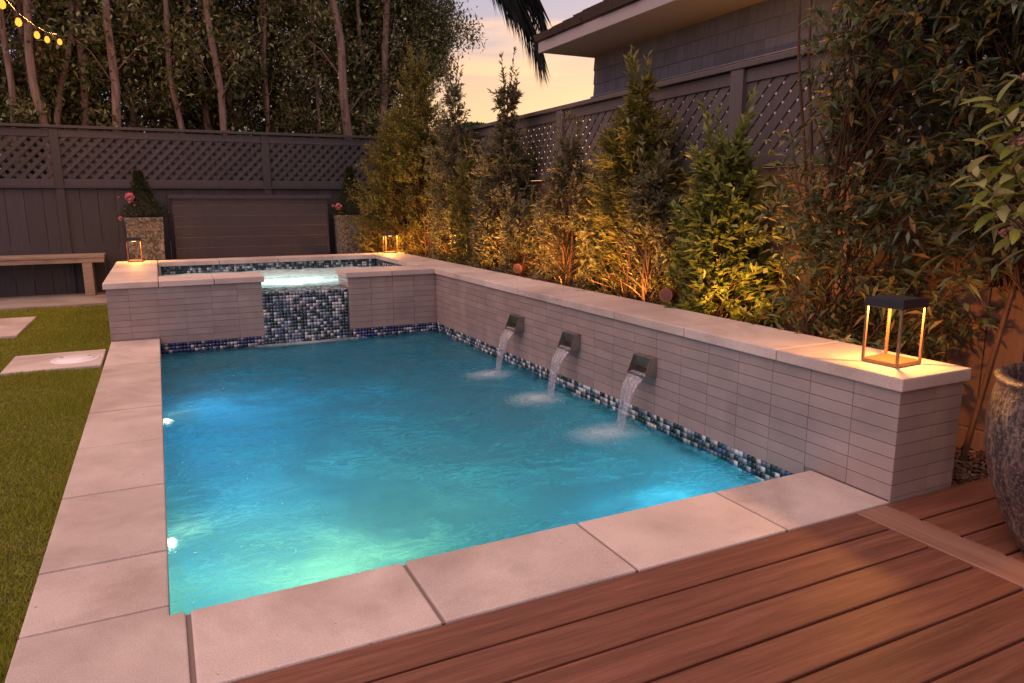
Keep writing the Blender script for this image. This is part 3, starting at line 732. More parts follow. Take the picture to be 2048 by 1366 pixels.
pb.rotation_euler[2] = math.pi/2; pb.location = ((PX0+PX1)/2, yk-1.352, -.0165); pb['_w'] = tuple(pb.location)
MB().box(-1.9, 4.6, -3.4, yk-.002, -.10, -.031).build('deck_frame', M_UNDER, deck)

# ------------------------------------------------------------------ planting bed
bed = tag(MB().box(XR+WT+.001, FX-.03, -.32, L+D+1.4, -.11, -.045).build('flower_bed', M_SOIL), kind='structure')
def mulch():
    n = 16000; V = np.empty((n, 4, 3)); c = np.stack([RNG.uniform(XR+WT+.01, FX-.04, n), -.33+8*RNG.random(n)**1.8, np.full(n, -.04)+RNG.random(n)*.012], 1)
    a = RNG.random(n)*6.28; l = .008+.014*RNG.random(n); w = .002+.004*RNG.random(n); tz = RNG.normal(0, .004, n)
    d = np.stack([np.cos(a)*l, np.sin(a)*l, tz], 1); e = np.stack([-np.sin(a)*w, np.cos(a)*w, RNG.normal(0, .002, n)], 1)
    V[:, 0] = c-d-e; V[:, 1] = c+d-e; V[:, 2] = c+d+e; V[:, 3] = c-d+e
    tag(link('mulch', mesh_np('mulch', V.reshape(-1, 3), np.arange(4*n).reshape(-1, 4)), M_MULCH), kind='stuff')
mulch()
hp = [(2.86+.0, .5, -.03), (2.95, .15, -.028), (3.05, -.03, -.028), (3.20, -.12, -.027), (3.42, -.15, -.03)]
tag(MB().tube(hp, .006, 8).build('drip_hose', M_HOSE, smooth=True), 'thin reddish irrigation hose lying on the mulch beside the wall end', 'hose')

# ------------------------------------------------------------------ fences
def slat_run(parent, mat, origin, ux, length, z0, z1, d_off, nrm, sgn, pitch=.127, w=.055, th=.006):
    """lattice slats at 45 deg inside the opening; origin = start point at height 0 ; ux along; nrm outward"""
    hh = z1-z0; ux = Vector(ux); nrm = Vector(nrm); up_ = Vector((0, 0, 1)); hw = w/math.sqrt(2)
    s0 = -hh
    n_ = int((length+hh)/pitch)+1
    for k in range(n_):
        s = s0+pitch*(k+.5)
        # centre line from (s,z0) to (s+hh,z1) (sgn=+1) ; clip to [0,length]
        def pt(u_, z_): return Vector(origin)+ux*u_+up_*z_
        pts = []
        for off in (-hw, hw):
            a, b = s+off, s+off+hh; za, zb_ = z0, z1
            if a < 0: za = z0+(-a); a = 0
            if b > length: zb_ = z1-(b-length); b = length
            if b <= a: break
            pts += [(a, za), (b, zb_)]
        if len(pts) < 4: continue
        if sgn < 0: pts = [(length-a, zz) for a, zz in pts]
        q = [pts[0], pts[2], pts[3], pts[1]]
        if sgn < 0: q = q[::-1]
        lo_ = [pt(a, b)+nrm*d_off for a, b in q]; hi_ = [p+nrm*th for p in lo_]
        c = sum(lo_, Vector())/4
        MB().hexa(lo_+hi_).build('slat', mat, parent, loc=c)
fb = thing('back_fence', 'tall dark painted board fence with lattice top running across the back of the yard', 'fence', (-.4, FY, 0))
# vertical boards
x = -7.4
while x < FX-.02:
    w = .195; x1 = min(x+w, FX-.02)
    bx('board', M_FENCE, fb, x, x1-.0035, FY+random.uniform(-.002, .002), FY+.018, -.02, 1.345, .002, 1)
    x += w
posts_b = [-7.3, -5.3, -3.15, -.97, 1.47, 3.40]
for p in posts_b: bx('post', M_FENCE, fb, p-.048, p+.048, FY-.030, FY+.05, -.02, 2.01, .003, 1)
for a, b in zip(posts_b[:-1], posts_b[1:]):
    bx('rail', M_FENCE, fb, a+.0485, b-.0485, FY-.018, FY+.03, 1.318, 1.408, .003, 1)
    bx('rail', M_FENCE, fb, a+.0485, b-.0485, FY-.018, FY+.03, 1.905, 1.995, .003, 1)
    slat_run(fb, M_FENCE, (a+.0485, FY, 0), (1, 0, 0), b-a-.097, 1.409, 1.904, .006, (0, -1, 0), 1, .127, .046)
    slat_run(fb, M_FENCE, (a+.0485, FY, 0), (1, 0, 0), b-a-.097, 1.409, 1.904, -.004, (0, -1, 0), -1, .127, .046)
    if a > -2: bx('backing_panel', M_FENCE, fb, a+.0485, b-.0485, FY+.034, FY+.042, 1.409, 1.904)
bx('rear_board', M_FENCE, fb, -7.4, FX-.03, FY+.0215, FY+.0295, .62, 1.34)
bx('rear_board', M_FENCE, fb, -7.4, FX-.03, FY+.0215, FY+.0295, -.02, .20)
bx('top_cap', M_FENCE, fb, -7.4, FX+.05, FY-.055, FY+.075, 2.011, 2.045, .003, 1)
bx('ledge_trim', M_FENCE, fb, -7.4, FX-.03, FY-.040, FY-.001, 1.298, 1.3175, .002, 1)

fr = thing('side_fence', 'dark stained side fence with diagonal lattice top behind the row of shrubs', 'fence', (FX, 2, 0))
posts_r = [-2.95, -.65, 1.62, 3.88, 6.15, 8.38]
y = -3.2; k = 0
while y < FY-.06:
    bx('board', M_FENCELOW, fr, FX, FX+.018, y, y+.175-.006, .052, 1.32, .002, 1); y += .175
for p in posts_r: bx('post', M_FENCER, fr, FX-.055, FX+.07, p-.055, p+.055, -.02, 1.93, .004, 1)
for a, b in zip(posts_r[:-1], posts_r[1:]):
    bx('rail', M_FENCER, fr, FX-.028, FX+.03, a+.0555, b-.0555, 1.325, 1.405, .003, 1)
    bx('rail', M_FENCER, fr, FX-.028, FX+.03, a+.0555, b-.0555, 1.845, 1.925, .003, 1)
    slat_run(fr, M_FENCER, (FX, a+.0555, 0), (0, 1, 0), b-a-.111, 1.406, 1.844, .010, (-1, 0, 0), -1, .112, .061)
    slat_run(fr, M_FENCER, (FX, a+.0555, 0), (0, 1, 0), b-a-.111, 1.406, 1.844, .002, (-1, 0, 0), 1, .112, .061)
bx('kick_board', M_FENCELOW, fr, FX-.022, FX+.02, -3.2, FY-.06, -.06, .050, .003, 1)
bx('top_cap', M_FENCER, fr, FX-.062, FX+.08, -3.2, FY-.06, 1.931, 1.966, .003, 1)

# ------------------------------------------------------------------ neighbour's house
HX, HY1, HY0 = 4.60, 5.18, -5.0
hs = thing('house', 'neighbouring house with grey shingle walls, pale eaves and wood shake roof behind the side fence', 'house', (HX+2, 1, 0))
MB().box(HX+.014, 10.5, HY0, HY1-.014, -.1, 2.70).build('wall', M_GROUT, hs)
def shingle(mat, x, y0, y1, z0, z1, butt=.016):
    P = [(x-butt, y0, z0), (x, y0, z0), (x, y1, z0), (x-butt, y1, z0), (x-.003, y0, z1), (x, y0, z1), (x, y1, z1), (x-.003, y1, z1)]
    c = Vector((x, (y0+y1)/2, z0)); return MB().hexa(P).build('shingle', mat, hs, loc=c)
lower = MB(); upper_ = MB()
for r_, (z0, z1) in enumerate(((2.272, 2.42), (2.400, 2.565), (2.545, 2.693))):
    y = HY1-.004-(r_ % 2)*.0
    first = True
    while y > .2:
        w = random.choice((.07, .09, .12, .15, .19))*random.uniform(.9, 1.1)
        shingle(M_SHING, HX+.0135, max(y-w+.003, .2), y, z0+random.uniform(0, .003), z1); y -= w
    upper_.box(HX+.0, HX+.0135, HY0, .195, z0, z1)
for k in range(12):
    y = HY1
    while y > HY0:
        w = random.uniform(.12, .28); lower.box(HX+random.uniform(0, .004), HX+.0135, y-w+.003, y, 2.19-.15*(k+1), 2.19-.15*k-.002); y -= w
lo_o = lower.build('shingle_rows', M_PALE, hs); lo_o['kind'] = 'stuff'
uo = upper_.build('shingle_rows', M_SHING, hs); uo['kind'] = 'stuff'
bx('water_table', M_SHING, hs, HX-.035, HX+.013, HY0, HY1, 2.195, 2.262, .004, 1)
bx('flashing', M_FASCIA, hs, HX-.040, HX+.010, HY0, HY1+.002, 2.2635, 2.270)
EX, RY1 = 3.93, 5.235
bx('soffit', M_SOFFIT, hs, EX+.022, HX+.8, HY0, RY1-.001, 2.698, 2.712)
bx('fascia', M_FASCIA, hs, EX, EX+.021, HY0, RY1, 2.690, 2.800, .003, 1)
bx('fascia_trim', M_SHAKE, hs, EX-.008, EX+.021, HY0, RY1+.003, 2.801, 2.824, .003, 1)
SL = .51; cs = 1/math.sqrt(1+SL*SL); sn = SL*cs
# gable end wall and rake board
gy = RY1
MB().hexa([(EX+.022, gy-.06, 2.714), (8.2, gy-.06, 2.714), (8.2, gy-.02, 2.714), (EX+.022, gy-.02, 2.714), (EX+.03, gy-.06, 2.80), (8.2, gy-.06, 2.80+SL*4.2), (8.2, gy-.02, 2.80+SL*4.2), (EX+.03, gy-.02, 2.80+SL*4.2*0+.0)]).build('gable', M_SHING, hs)
MB().hexa([(EX, HY0, 2.815), (8.2, HY0, 2.815+SL*4.27), (8.2, gy, 2.815+SL*4.27), (EX, gy, 2.815), (EX, HY0, 2.826), (8.2, HY0, 2.826+SL*4.27), (8.2, gy, 2.826+SL*4.27), (EX, gy, 2.826)]).build('roof', M_SHAKE, hs)
far_rows = MB()
for k in range(26):
    d0 = -.03+.14*k; y = RY1+.03
    while y > (1.6 if k < 11 else HY0):
        w = random.uniform(.12, .26); lft = .040+random.uniform(0, .022); dd = d0+random.uniform(-.012, .012); ln_ = .30
        def q(u_, yy, hh): return (EX+u_*cs-hh*sn, yy, 2.828+u_*sn+hh*cs)
        P = [q(dd, y-w+.004, -.004), q(dd+ln_, y-w+.004, .0), q(dd+ln_, y, .0), q(dd, y, -.004), q(dd, y-w+.004, lft+.006), q(dd+ln_, y-w+.004, .006), q(dd+ln_, y, .006), q(dd, y, lft+.006)]
        if k < 11: MB().hexa(P).build('shake', M_SHAKE, hs, loc=P[0])
        else: far_rows.hexa(P)
        y -= w
    if k < 11:
        P = [q(d0, HY0, .016), q(d0+.3, HY0, 0), q(d0+.3, y-.003, 0), q(d0, y-.003, .016), q(d0, HY0, .036), q(d0+.3, HY0, .006), q(d0+.3, y-.003, .006), q(d0, y-.003, .036)]
        far_rows.hexa(P)
fo_ = far_rows.build('shake_rows', M_SHAKE, hs); fo_['kind'] = 'stuff'
lamp('SPOT', (4.05, 1.6, 1.6), 24, (1, .42, .12), .05, (4.5, 2.8, 2.75), 120, .9)
sc = thing('path_light', 'small bronze uplight standing behind the lattice between fence and house', 'lamp', (4.02, 1.55, 0))
MB().tube([(4.02, 1.55, -.1), (4.02, 1.55, 1.5)], .012, 8).build('stake', M_BRONZE, sc)
MB().tube([(4.02, 1.55, 1.5), (4.045, 1.59, 1.585)], .03, 12).build('head', M_BRONZE, sc)

# ------------------------------------------------------------------ screen box, planters, bench
scr = thing('clad_cabinet', 'low dark cabinet clad in horizontal boards between the two stone planters', 'cabinet', (1.2, 8.2, 0))
MB().box(.262, 2.168, 8.062, 8.44, 0, 1.165).build('carcass', M_GROUT, scr)
zz = .02; k = 0
while zz < 1.16:
    z1 = min(zz+.134, 1.163)
    bx('board', M_SCREEN, scr, .25, 2.18, 8.050+random.uniform(-.001, .001), 8.062, zz, z1-.009, .002, 1)
    bx('side_board', M_SCREEN, scr, .25, .2615, 8.0625, 8.44, zz, z1-.005, .002, 1)
    zz += .134
bx('lid', M_SCREEN, scr, .215, 2.215, 8.02, 8.45, 1.166, 1.200, .004, 1)
bx('lid', M_SCREEN, scr, .235, 2.195, 8.04, 8.449, 1.2005, 1.212, .003, 1)

def planter(cx, cy, lbl, side_):
    t_ = thing('planter', lbl, 'planter', (cx, cy, 0), 'square stone planters beside the cabinet')
    tp, bt, h = .205, .170, .945
    P = [(cx-bt, cy-bt, 0), (cx+bt, cy-bt, 0), (cx+bt, cy+bt, 0), (cx-bt, cy+bt, 0), (cx-tp, cy-tp, h-.05), (cx+tp, cy-tp, h-.05), (cx+tp, cy+tp, h-.05), (cx-tp, cy+tp, h-.05)]
    bm = bmesh.new(); me = MB().hexa(P).mesh('pot_body'); bm.from_mesh(me)
    bmesh.ops.subdivide_edges(bm, edges=bm.edges[:], cuts=14, use_grid_fill=True)
    for v in bm.verts: v.co += Vector((random.uniform(-1, 1), random.uniform(-1, 1), random.uniform(-1, 1)))*.0032
    bm.to_mesh(me); bm.free(); link('pot_body', me, M_PLANTER, t_, (0, 0, 0))
    rm = MB(); a = tp+.006
    rm.box(cx-a, cx+a, cy-a, cy-a+.04, h-.052, h); rm.box(cx-a, cx+a, cy+a-.04, cy+a, h-.052, h); rm.box(cx-a, cx-a+.04, cy-a+.0401, cy+a-.0401, h-.052, h); rm.box(cx+a-.04, cx+a, cy-a+.0401, cy+a-.0401, h-.052, h)
    rm.build('rim', M_PLANTER, t_, .004, 1)
    MB().box(cx-a+.041, cx+a-.041, cy-a+.041, cy+a-.041, h-.049, h-.03).build('potting_soil', M_SOIL, t_)
planter(-.075, 8.02, 'square weathered stone planter with pink flowers left of the cabinet, behind the left lantern', -1)
planter(2.475, 8.02, 'square weathered stone planter at the right end of the cabinet by the tall shrub', 1)

bn = thing('bench', 'long weathered wooden bench against the back fence at the edge of the lawn', 'bench', (-2, 8.25, 0))
bx('seat_board', M_BENCH, bn, -3.25, -.55, 8.10, 8.28, .462, .500, .004, 1)
bx('seat_board', M_BENCH, bn, -3.25, -.55, 8.285, 8.455, .462, .500, .004, 1)
bx('apron', M_BENCH, bn, -3.25, -.56, 8.112, 8.15, .405, .461, .003, 1)
for x0 in (-.80, -2.6): bx('leg', M_BENCH, bn, x0, x0+.105, 8.152, 8.44, .003, .4605, .004, 1)
bx('leg', M_BENCH, bn, -.80, -.695, 8.118-.004, 8.1515, .003, .404, .003, 1)

# ------------------------------------------------------------------ lanterns
def lantern(cx, cy, h, s, rot, lbl, power):
    z0 = H+.0012
    t_ = thing('lantern', lbl, 'lantern', (cx, cy, z0), 'bronze lanterns standing on the stone caps')
    MR = Matrix.Translation((cx, cy, z0)) @ Matrix.Rotation(rot, 4, 'Z')
    def bb(nm, mat, *a, bev=.0015): 
        m_ = MB().box(*a, M=MR); return m_.build(nm, mat, t_, bev, 1)
    bb('base', M_BRONZE, -s+.0005, s-.0005, -s+.0005, s-.0005, 0, .016)
    for i, (a, b) in enumerate(((-1, -1), (1, -1), (1, 1), (-1, 1))):
        x0, x1 = sorted((a*s, a*(s-.010))); y0, y1 = sorted((b*s, b*(s-.010)))
        bb('leg', M_BRONZE, x0, x1, y0, y1, .0162, h-.036, bev=.001)
    bb('top', M_BLACK, -s-.003, s+.003, -s-.003, s+.003, h-.0355, h, bev=.002)
    for j in range(5): bb('solar_strip', M_SCREW, -s+.012, s-.012, -s+.012+j*(2*s-.024)/5, -s+.012+(j+1)*(2*s-.024)/5-.002, h+.0003, h+.002, bev=0)
    dm = MB().lathe([(.0, -.0055), (.022, -.005), (.026, 0)], 0, 0, 20); dm.v = [tuple(MR @ (Vector(p)+Vector((0, 0, h-.036)))) for p in dm.v]
    dm.build('diffuser', emis('lantern_led', (1, .55, .2), 6), t_, smooth=True)
    lamp('POINT', (cx, cy, z0+h-.052), power, (1, .39, .075), .018)
lantern(2.660, -.180, .262, .078, R(3), 'black topped bronze lantern on the near end of the raised wall beside the deck', 15)
lantern(-.185, 6.925, .262, .073, R(3), 'small black lantern on the left corner of the spa in front of a stone planter', 14)
lantern(2.715, 6.955, .250, .078, R(-30), 'small lantern on the far right corner of the spa beside the tall shrub', 22)

# ------------------------------------------------------------------ landscape spots
M_LENSD = principled('spot_grille', (.16, .07, .05), .6)
def spot(x, y, z, lbl, d, e):
    t_ = thing('garden_spotlight', lbl, 'spotlight', (x, y, -.05), 'copper garden spotlights in the planting bed')
    MB().tube([(x, y, -.09), (x, y, z-.02)], .009, 8).build('stake', M_COPPER, t_, smooth=True)
    d = Vector(d).normalized(); c = Vector((x, y, z+.02))
    MB().tube([c-d*.055, c-d*.050, c+d*.045, c+d*.048], [.030, .040, .046, .046], 20).build('housing', M_COPPER, t_, smooth=False)
    MB().tube([c+d*.0485, c+d*.0505], .036, 20).build('lens', M_LENSD, t_)
    return c
spot(3.02, 1.70, .50, 'copper spotlight on a stake above the wall cap beside the bright green shrub', (-.85, -.5, .05), 0)
spot(3.02, 3.87, .50, 'darker copper spotlight on a stake among the shrubs farther along the wall', (-.75, -.62, -.02), 0)
WARM = (1, .44, .085)
UPL = [(2.92, 6.45, .44, 'nearest the far corner of the spa'), (2.92, 5.60, .44, 'under the grey green shoots by the lattice'), (2.92, 4.32, .44, 'under the shrub whose tip meets the sky'),
       (2.92, 3.52, .44, 'between the two blossoming shrubs'), (2.92, 2.95, .44, 'between blossoming cone and golden shrub'), (2.92, 2.40, .44, 'under the golden pointed shrub'), (2.91, 2.00, .42, 'beside the upright copper spotlight'), (2.94, 1.06, .40, 'between bright green shrub and loose brown one')]
for (lx, ly, lz, where_) in UPL:
    lamp('SPOT', (lx-.01, ly, lz+.03), 30, WARM, .07, (lx+.22, ly+.12, lz+.75), 165, .8)
    h_ = thing('garden_uplight', 'small copper uplight behind the raised wall '+where_, 'uplight', (lx-.02, ly, -.05), 'low uplights behind the raised wall')
    MB().tube([(lx-.01, ly, -.08), (lx-.01, ly, lz-.06)], .008, 8).build('stake', M_COPPER, h_)
    MB().tube([(lx-.01, ly, lz-.07), (lx, ly, lz+.010)], .022, 12).build('housing', M_COPPER, h_)

# ------------------------------------------------------------------ foliage
def leaf_np(C, Dv, ln, wd, fold=.25, six=False, droop=0.0):
    """C base (N,3), Dv unit directions, ln lengths, wd widths -> V,F (quads folded)"""
    n = len(C); up_ = np.tile([0, 0, 1.0], (n, 1))+RNG.normal(0, .35, (n, 3))
    S = np.cross(Dv, up_); S /= np.linalg.norm(S, axis=1, keepdims=True)+1e-9
    N = np.cross(S, Dv)
    ln = ln[:, None]; wd = wd[:, None]
    tip = C+Dv*ln-np.array([0, 0, 1.0])*ln*droop
    m = C+Dv*ln*.45; l_ = m-S*wd*.5+N*wd*fold; r_ = m+S*wd*.5+N*wd*fold
    V = np.stack([C, l_, tip, r_], 1).reshape(-1, 3)
    i = np.arange(n)*4
    F = np.concatenate([np.stack([i, i+2, i+1], 1), np.stack([i, i+3, i+2], 1)])
    return V, F
def leaves(name, mat, parent, C, Dv, ln, wd, fold=.25, droop=0):
    kk = np.ones(len(C), bool)
    for lx, ly, lz, _w in UPL:
        d = C-np.array([lx, ly, lz+.1]); kk &= ~((np.linalg.norm(d*np.array([1, 1, .6]), axis=1) < .25))
    for ly in (1.66, 3.83): kk &= ~((np.abs(C[:, 1]-ly+.35*(3.0-C[:, 0])) < .13) & (C[:, 0] < 3.10) & (np.abs(C[:, 2]-.53) < .11))
    kk &= ~((C[:, 0] < 2.965+.04*np.sin(C[:, 1]*9)) & (C[:, 0] > 2.5) & (C[:, 2] > .50) & (C[:, 2] < 1.35) & (C[:, 1] > .9) & (C[:, 1] < 7.0))
    kk &= ~((C[:, 0] < XR+WT+.005) & (C[:, 2] < .75) & (C[:, 1] < 7.2) & (C[:, 1] > -.4) & (C[:, 0] > 2.5))
    C, Dv, ln, wd = C[kk], Dv[kk], ln[kk], wd[kk]
    V, F = leaf_np(C, Dv, ln, wd, fold, droop=droop)
    o = link(name, mesh_np(name, V, F), mat, parent); o['kind'] = 'stuff'; return o
def unit(a): return a/(np.linalg.norm(a, axis=1, keepdims=True)+1e-9)
def twig_points(n, cx, cy, z0, z1, rad, upw=.6, elong=1.0):
    """twig starts inside the envelope; rad(t)->radius; returns start, dir, length"""
    g_ = np.linspace(0, .97, 200); w_ = rad(g_)+.015; w_ = np.cumsum(w_)/w_.sum(); tt = np.interp(RNG.random(n), w_, g_); zc_ = z0+(z1-z0)*tt; a = RNG.random(n)*2*np.pi
    rr = rad(tt)*(.35+.65*RNG.random(n)**.55)
    ph = RNG.random(4)*6.28; lob = 1+.42*np.sin(a*3+zc_*8+ph[0])*np.sin(zc_*12+a*2+ph[1])+.30*np.sin(a*5+zc_*23+ph[2]); rr = rr*np.clip(lob, .45, 1.5)
    S = np.stack([cx(tt)+np.cos(a)*rr*.72, cy(tt)+np.sin(a)*rr*.72*elong, zc_], 1)
    Dv = unit(np.stack([np.cos(a), np.sin(a), upw+RNG.normal(0, .35, n)], 1))
    return S, Dv, rr
def shrub(name, lbl, cat, cx, cy, z0, z1, rad, ntw0, lpt, ll0, lw0, mat, lean=(0, 0), upw=.7, group='shrubs planted behind the raised wall', blossom=0, tw=.14, trunks=2, bm=None, seed=0):
    t_ = thing(name, lbl, cat, (cx, cy, -.05), group)
    ntw = int(ntw0*1.35); ll = ll0*1.3; lw = lw0*1.35
    fx = lambda t: cx+lean[0]*t; fy = lambda t: cy+lean[1]*t
    S, Dv, rr = twig_points(ntw, fx, fy, z0, z1, rad, upw)
    tl = tw*(.6+.8*RNG.random(ntw))*np.clip(rr/.16, .35, 1)*np.where(RNG.random(ntw) < .22, 1.8, .9)
    nl_ = 7; aa = RNG.random(nl_)*6.28; ra = float(rad(np.array([.93]))[0])+.03
    S2 = np.stack([fx(.95)+np.cos(aa)*ra*.6, fy(.95)+np.sin(aa)*ra*.6, z1-.20+.14*RNG.random(nl_)], 1); D2 = unit(np.stack([np.cos(aa)*.22, np.sin(aa)*.22, np.ones(nl_)], 1)); T2 = .16+.20*RNG.random(nl_)
    S = np.concatenate([S, S2]); Dv = np.concatenate([Dv, D2]); tl = np.concatenate([tl, T2])
    # leaves along twigs
    k = np.concatenate([np.repeat(np.arange(ntw), lpt), np.repeat(np.arange(ntw, ntw+nl_), 22)]); n = len(k); u = RNG.random(n)
    C = S[k]+Dv[k]*(tl[k]*u)[:, None]
    side_ = unit(RNG.normal(0, 1, (n, 3))); LD = unit(Dv[k]*.9+side_*.75+np.array([0, 0, .12]))
    leaves('foliage', mat, t_, C, LD, ll*(.6+.7*RNG.random(n)), lw*(.7+.6*RNG.random(n)), .2, .12)
    # stems and twigs
    b = MB()
    for j in range(trunks):
        ox, oy = random.uniform(-.06, .06), random.uniform(-.06, .06); h = z1-.1
        pts = [(cx+ox*.5+lean[0]*q_+random.uniform(-.02, .02), cy+oy*.5+lean[1]*q_+random.uniform(-.02, .02), -.05+(h+.05)*q_) for q_ in np.linspace(0, 1, 7)]
        b.tube(pts, [.014*(1-.8*q_)+.002 for q_ in np.linspace(0, 1, 7)], 5)
    for i in list(range(0, ntw, 6))+list(range(ntw, ntw+nl_)):
        a = Vector(S[i]); d = Vector(Dv[i]); tq = (a.z-z0)/(z1-z0)
        base_ = Vector((fx(tq), fy(tq), a.z-.10)); b.tube([base_, a, a+d*tl[i]], [.0035, .0022, .001], 3, False)
    b.build('branches', M_TWIG, t_)
    if blossom:
        n = blossom; tt = RNG.random(n); a = RNG.random(n)*6.28; rr = rad(tt)*(.8+.3*RNG.random(n))
        P0 = np.stack([fx(tt)+np.cos(a)*rr, fy(tt)+np.sin(a)*rr, z0+(z1-z0)*tt*.95], 1)
        k = np.repeat(np.arange(n), 26); C = P0[k]+np.stack([RNG.normal(0, .007, len(k)), RNG.normal(0, .007, len(k)), RNG.uniform(-.035, .045, len(k))], 1)
        leaves('blossom', bm or M_BLOSSOM, t_, C, unit(RNG.normal(0, 1, (len(k), 3))), np.full(len(k), .010), np.full(len(k), .008))
    return t_
def prof(*pts):
    xs, ys = zip(*pts); return lambda t: np.interp(t, xs, ys)
# A : two tall feathery conifers in the far corner
shrub('tall_shrub', 'tallest feathery shrub with two pointed tops in the far corner of the yard', 'shrub', 3.05, 7.30, .05, 2.30, prof((0, .30), (.15, .55), (.5, .66), (.75, .42), (1, .04)), 2300, 16, .042, .010, M_LHEDGE, seed=1)
shrub('tall_shrub', 'slender pointed feathery shrub rising against the sky in the far corner', 'shrub', 3.12, 6.70, .05, 2.84, prof((0, .25), (.2, .42), (.45, .40), (.7, .32), (.88, .14), (1, .03)), 1700, 16, .042, .010, M_LHEDGE, (-.03, .1))
shrub('tall_shrub', 'feathery shrub with loose grey green leafy shoots beside the dark lattice', 'shrub', 3.18, 5.85, .05, 2.42, prof((0, .28), (.3, .36), (.6, .30), (.8, .12), (1, .03)), 1000, 15, .045, .011, M_LFLW)
# B
shrub('leafy_shrub', 'slim shrub whose dark leafy tip stands alone against the sunset sky', 'shrub', 3.17, 4.62, .05, 2.22, prof((0, .22), (.25, .36), (.55, .26), (.75, .10), (.86, .045), (.93, .07), (1, .02)), 1150, 15, .048, .013, M_LFLW, (0, -.2), blossom=16)
shrub('leafy_shrub', 'short olive shrub filling the gap in front of the first lattice panel', 'shrub', 3.12, 5.25, .05, 1.55, prof((0, .25), (.4, .30), (.8, .15), (1, .03)), 700, 15, .045, .012, M_LHEDGE)
# C
shrub('flowering_shrub', 'cone shaped shrub covered in pale pink blossom spikes', 'shrub', 3.12, 3.25, .05, 1.60, prof((0, .34), (.3, .42), (.6, .28), (.85, .09), (1, .02)), 1150, 14, .044, .013, M_LFLW, (0, -.1), blossom=130)
shrub('flowering_shrub', 'low rounded shrub with a few pink blossoms between two taller cones', 'shrub', 3.08, 4.0, .02, 1.12, prof((0, .28), (.5, .28), (1, .05)), 600, 14, .044, .013, M_LFLW, blossom=50)
# D
shrub('golden_shrub', 'tall pointed shrub with golden willow shaped leaves beside the lattice post', 'shrub', 3.14, 2.36, .05, 1.95, prof((0, .30), (.3, .40), (.6, .26), (.8, .13), (.9, .04), (1, .015)), 1250, 15, .058, .013, M_LHEDGE, (0, -.14), blossom=12)
shrub('golden_shrub', 'small bushy shrub at the foot of the golden pointed one', 'shrub', 3.06, 1.98, .02, 1.30, prof((0, .24), (.5, .24), (1, .04)), 600, 14, .05, .014, M_LFLW, blossom=16)
# E
shrub('broadleaf_shrub', 'bright green broadleaf shrub glowing yellow at its base beside the copper spotlight', 'shrub', 3.12, 1.36, .02, 1.46, prof((0, .26), (.3, .33), (.6, .26), (.85, .14), (1, .05)), 820, 13, .055, .020, M_LBRI)
# low ground cover along the bed
def groundcover():
    n = 9000; yy = RNG.uniform(1.1, 7.9, n); xx = RNG.uniform(XR+WT+.03, 3.25, n); zz_ = .05+RNG.random(n)**1.3*.55
    kk = np.ones(n, bool)
    for ly in (6.35, 5.35, 4.35, 3.30, 2.50, 1.55): kk &= ~((np.abs(yy-ly) < .16) & (xx < 3.06) & (zz_ > .2))
    xx, yy, zz_ = xx[kk], yy[kk], zz_[kk]; n = len(xx)
    C = np.stack([xx, yy, zz_], 1); Dv = unit(np.stack([RNG.normal(-.25, .7, n), RNG.normal(0, .7, n), RNG.normal(.5, .45, n)], 1))
    o = leaves('undergrowth', M_LHEDGE, None, C, Dv, .05*(.5+.9*RNG.random(n)), .012*(.7+.6*RNG.random(n))); tag(o, kind='stuff')
groundcover()

# F : big loose wild shrub, near; its larger leaves are separate pieces
def leaf_mesh(nm, L_, W_, mat, n=6):
    V = []; F = []
    for i in range(n+1):
        t_ = i/n; w = W_*math.sin(math.pi*min(1, t_*.96+.02))**.8*(1-.25*t_); z_ = -.22*L_*t_*t_; y_ = L_*t_
        V += [(-w/2, y_, z_+w*.18), (0, y_, z_), (w/2, y_, z_+w*.18)]
    for i in range(n):
        a = i*3; F += [(a, a+1, a+4, a+3), (a+1, a+2, a+5, a+4)]
    me = bpy.data.meshes.new(nm); me.from_pydata(V, [], F); me.polygons.foreach_set('use_smooth', [True]*len(F)); me.materials.append(mat); return me
def orient(o, base_, d, roll, s):
    q = Vector(d).to_track_quat('Y', 'Z'); M = q.to_matrix().to_4x4() @ Matrix.Rotation(roll, 4, 'Y')
    pw = Vector(o.parent['_w']); o.rotation_euler = M.to_euler(); o.location = Vector(base_)-pw; o.scale = (s, s, s)
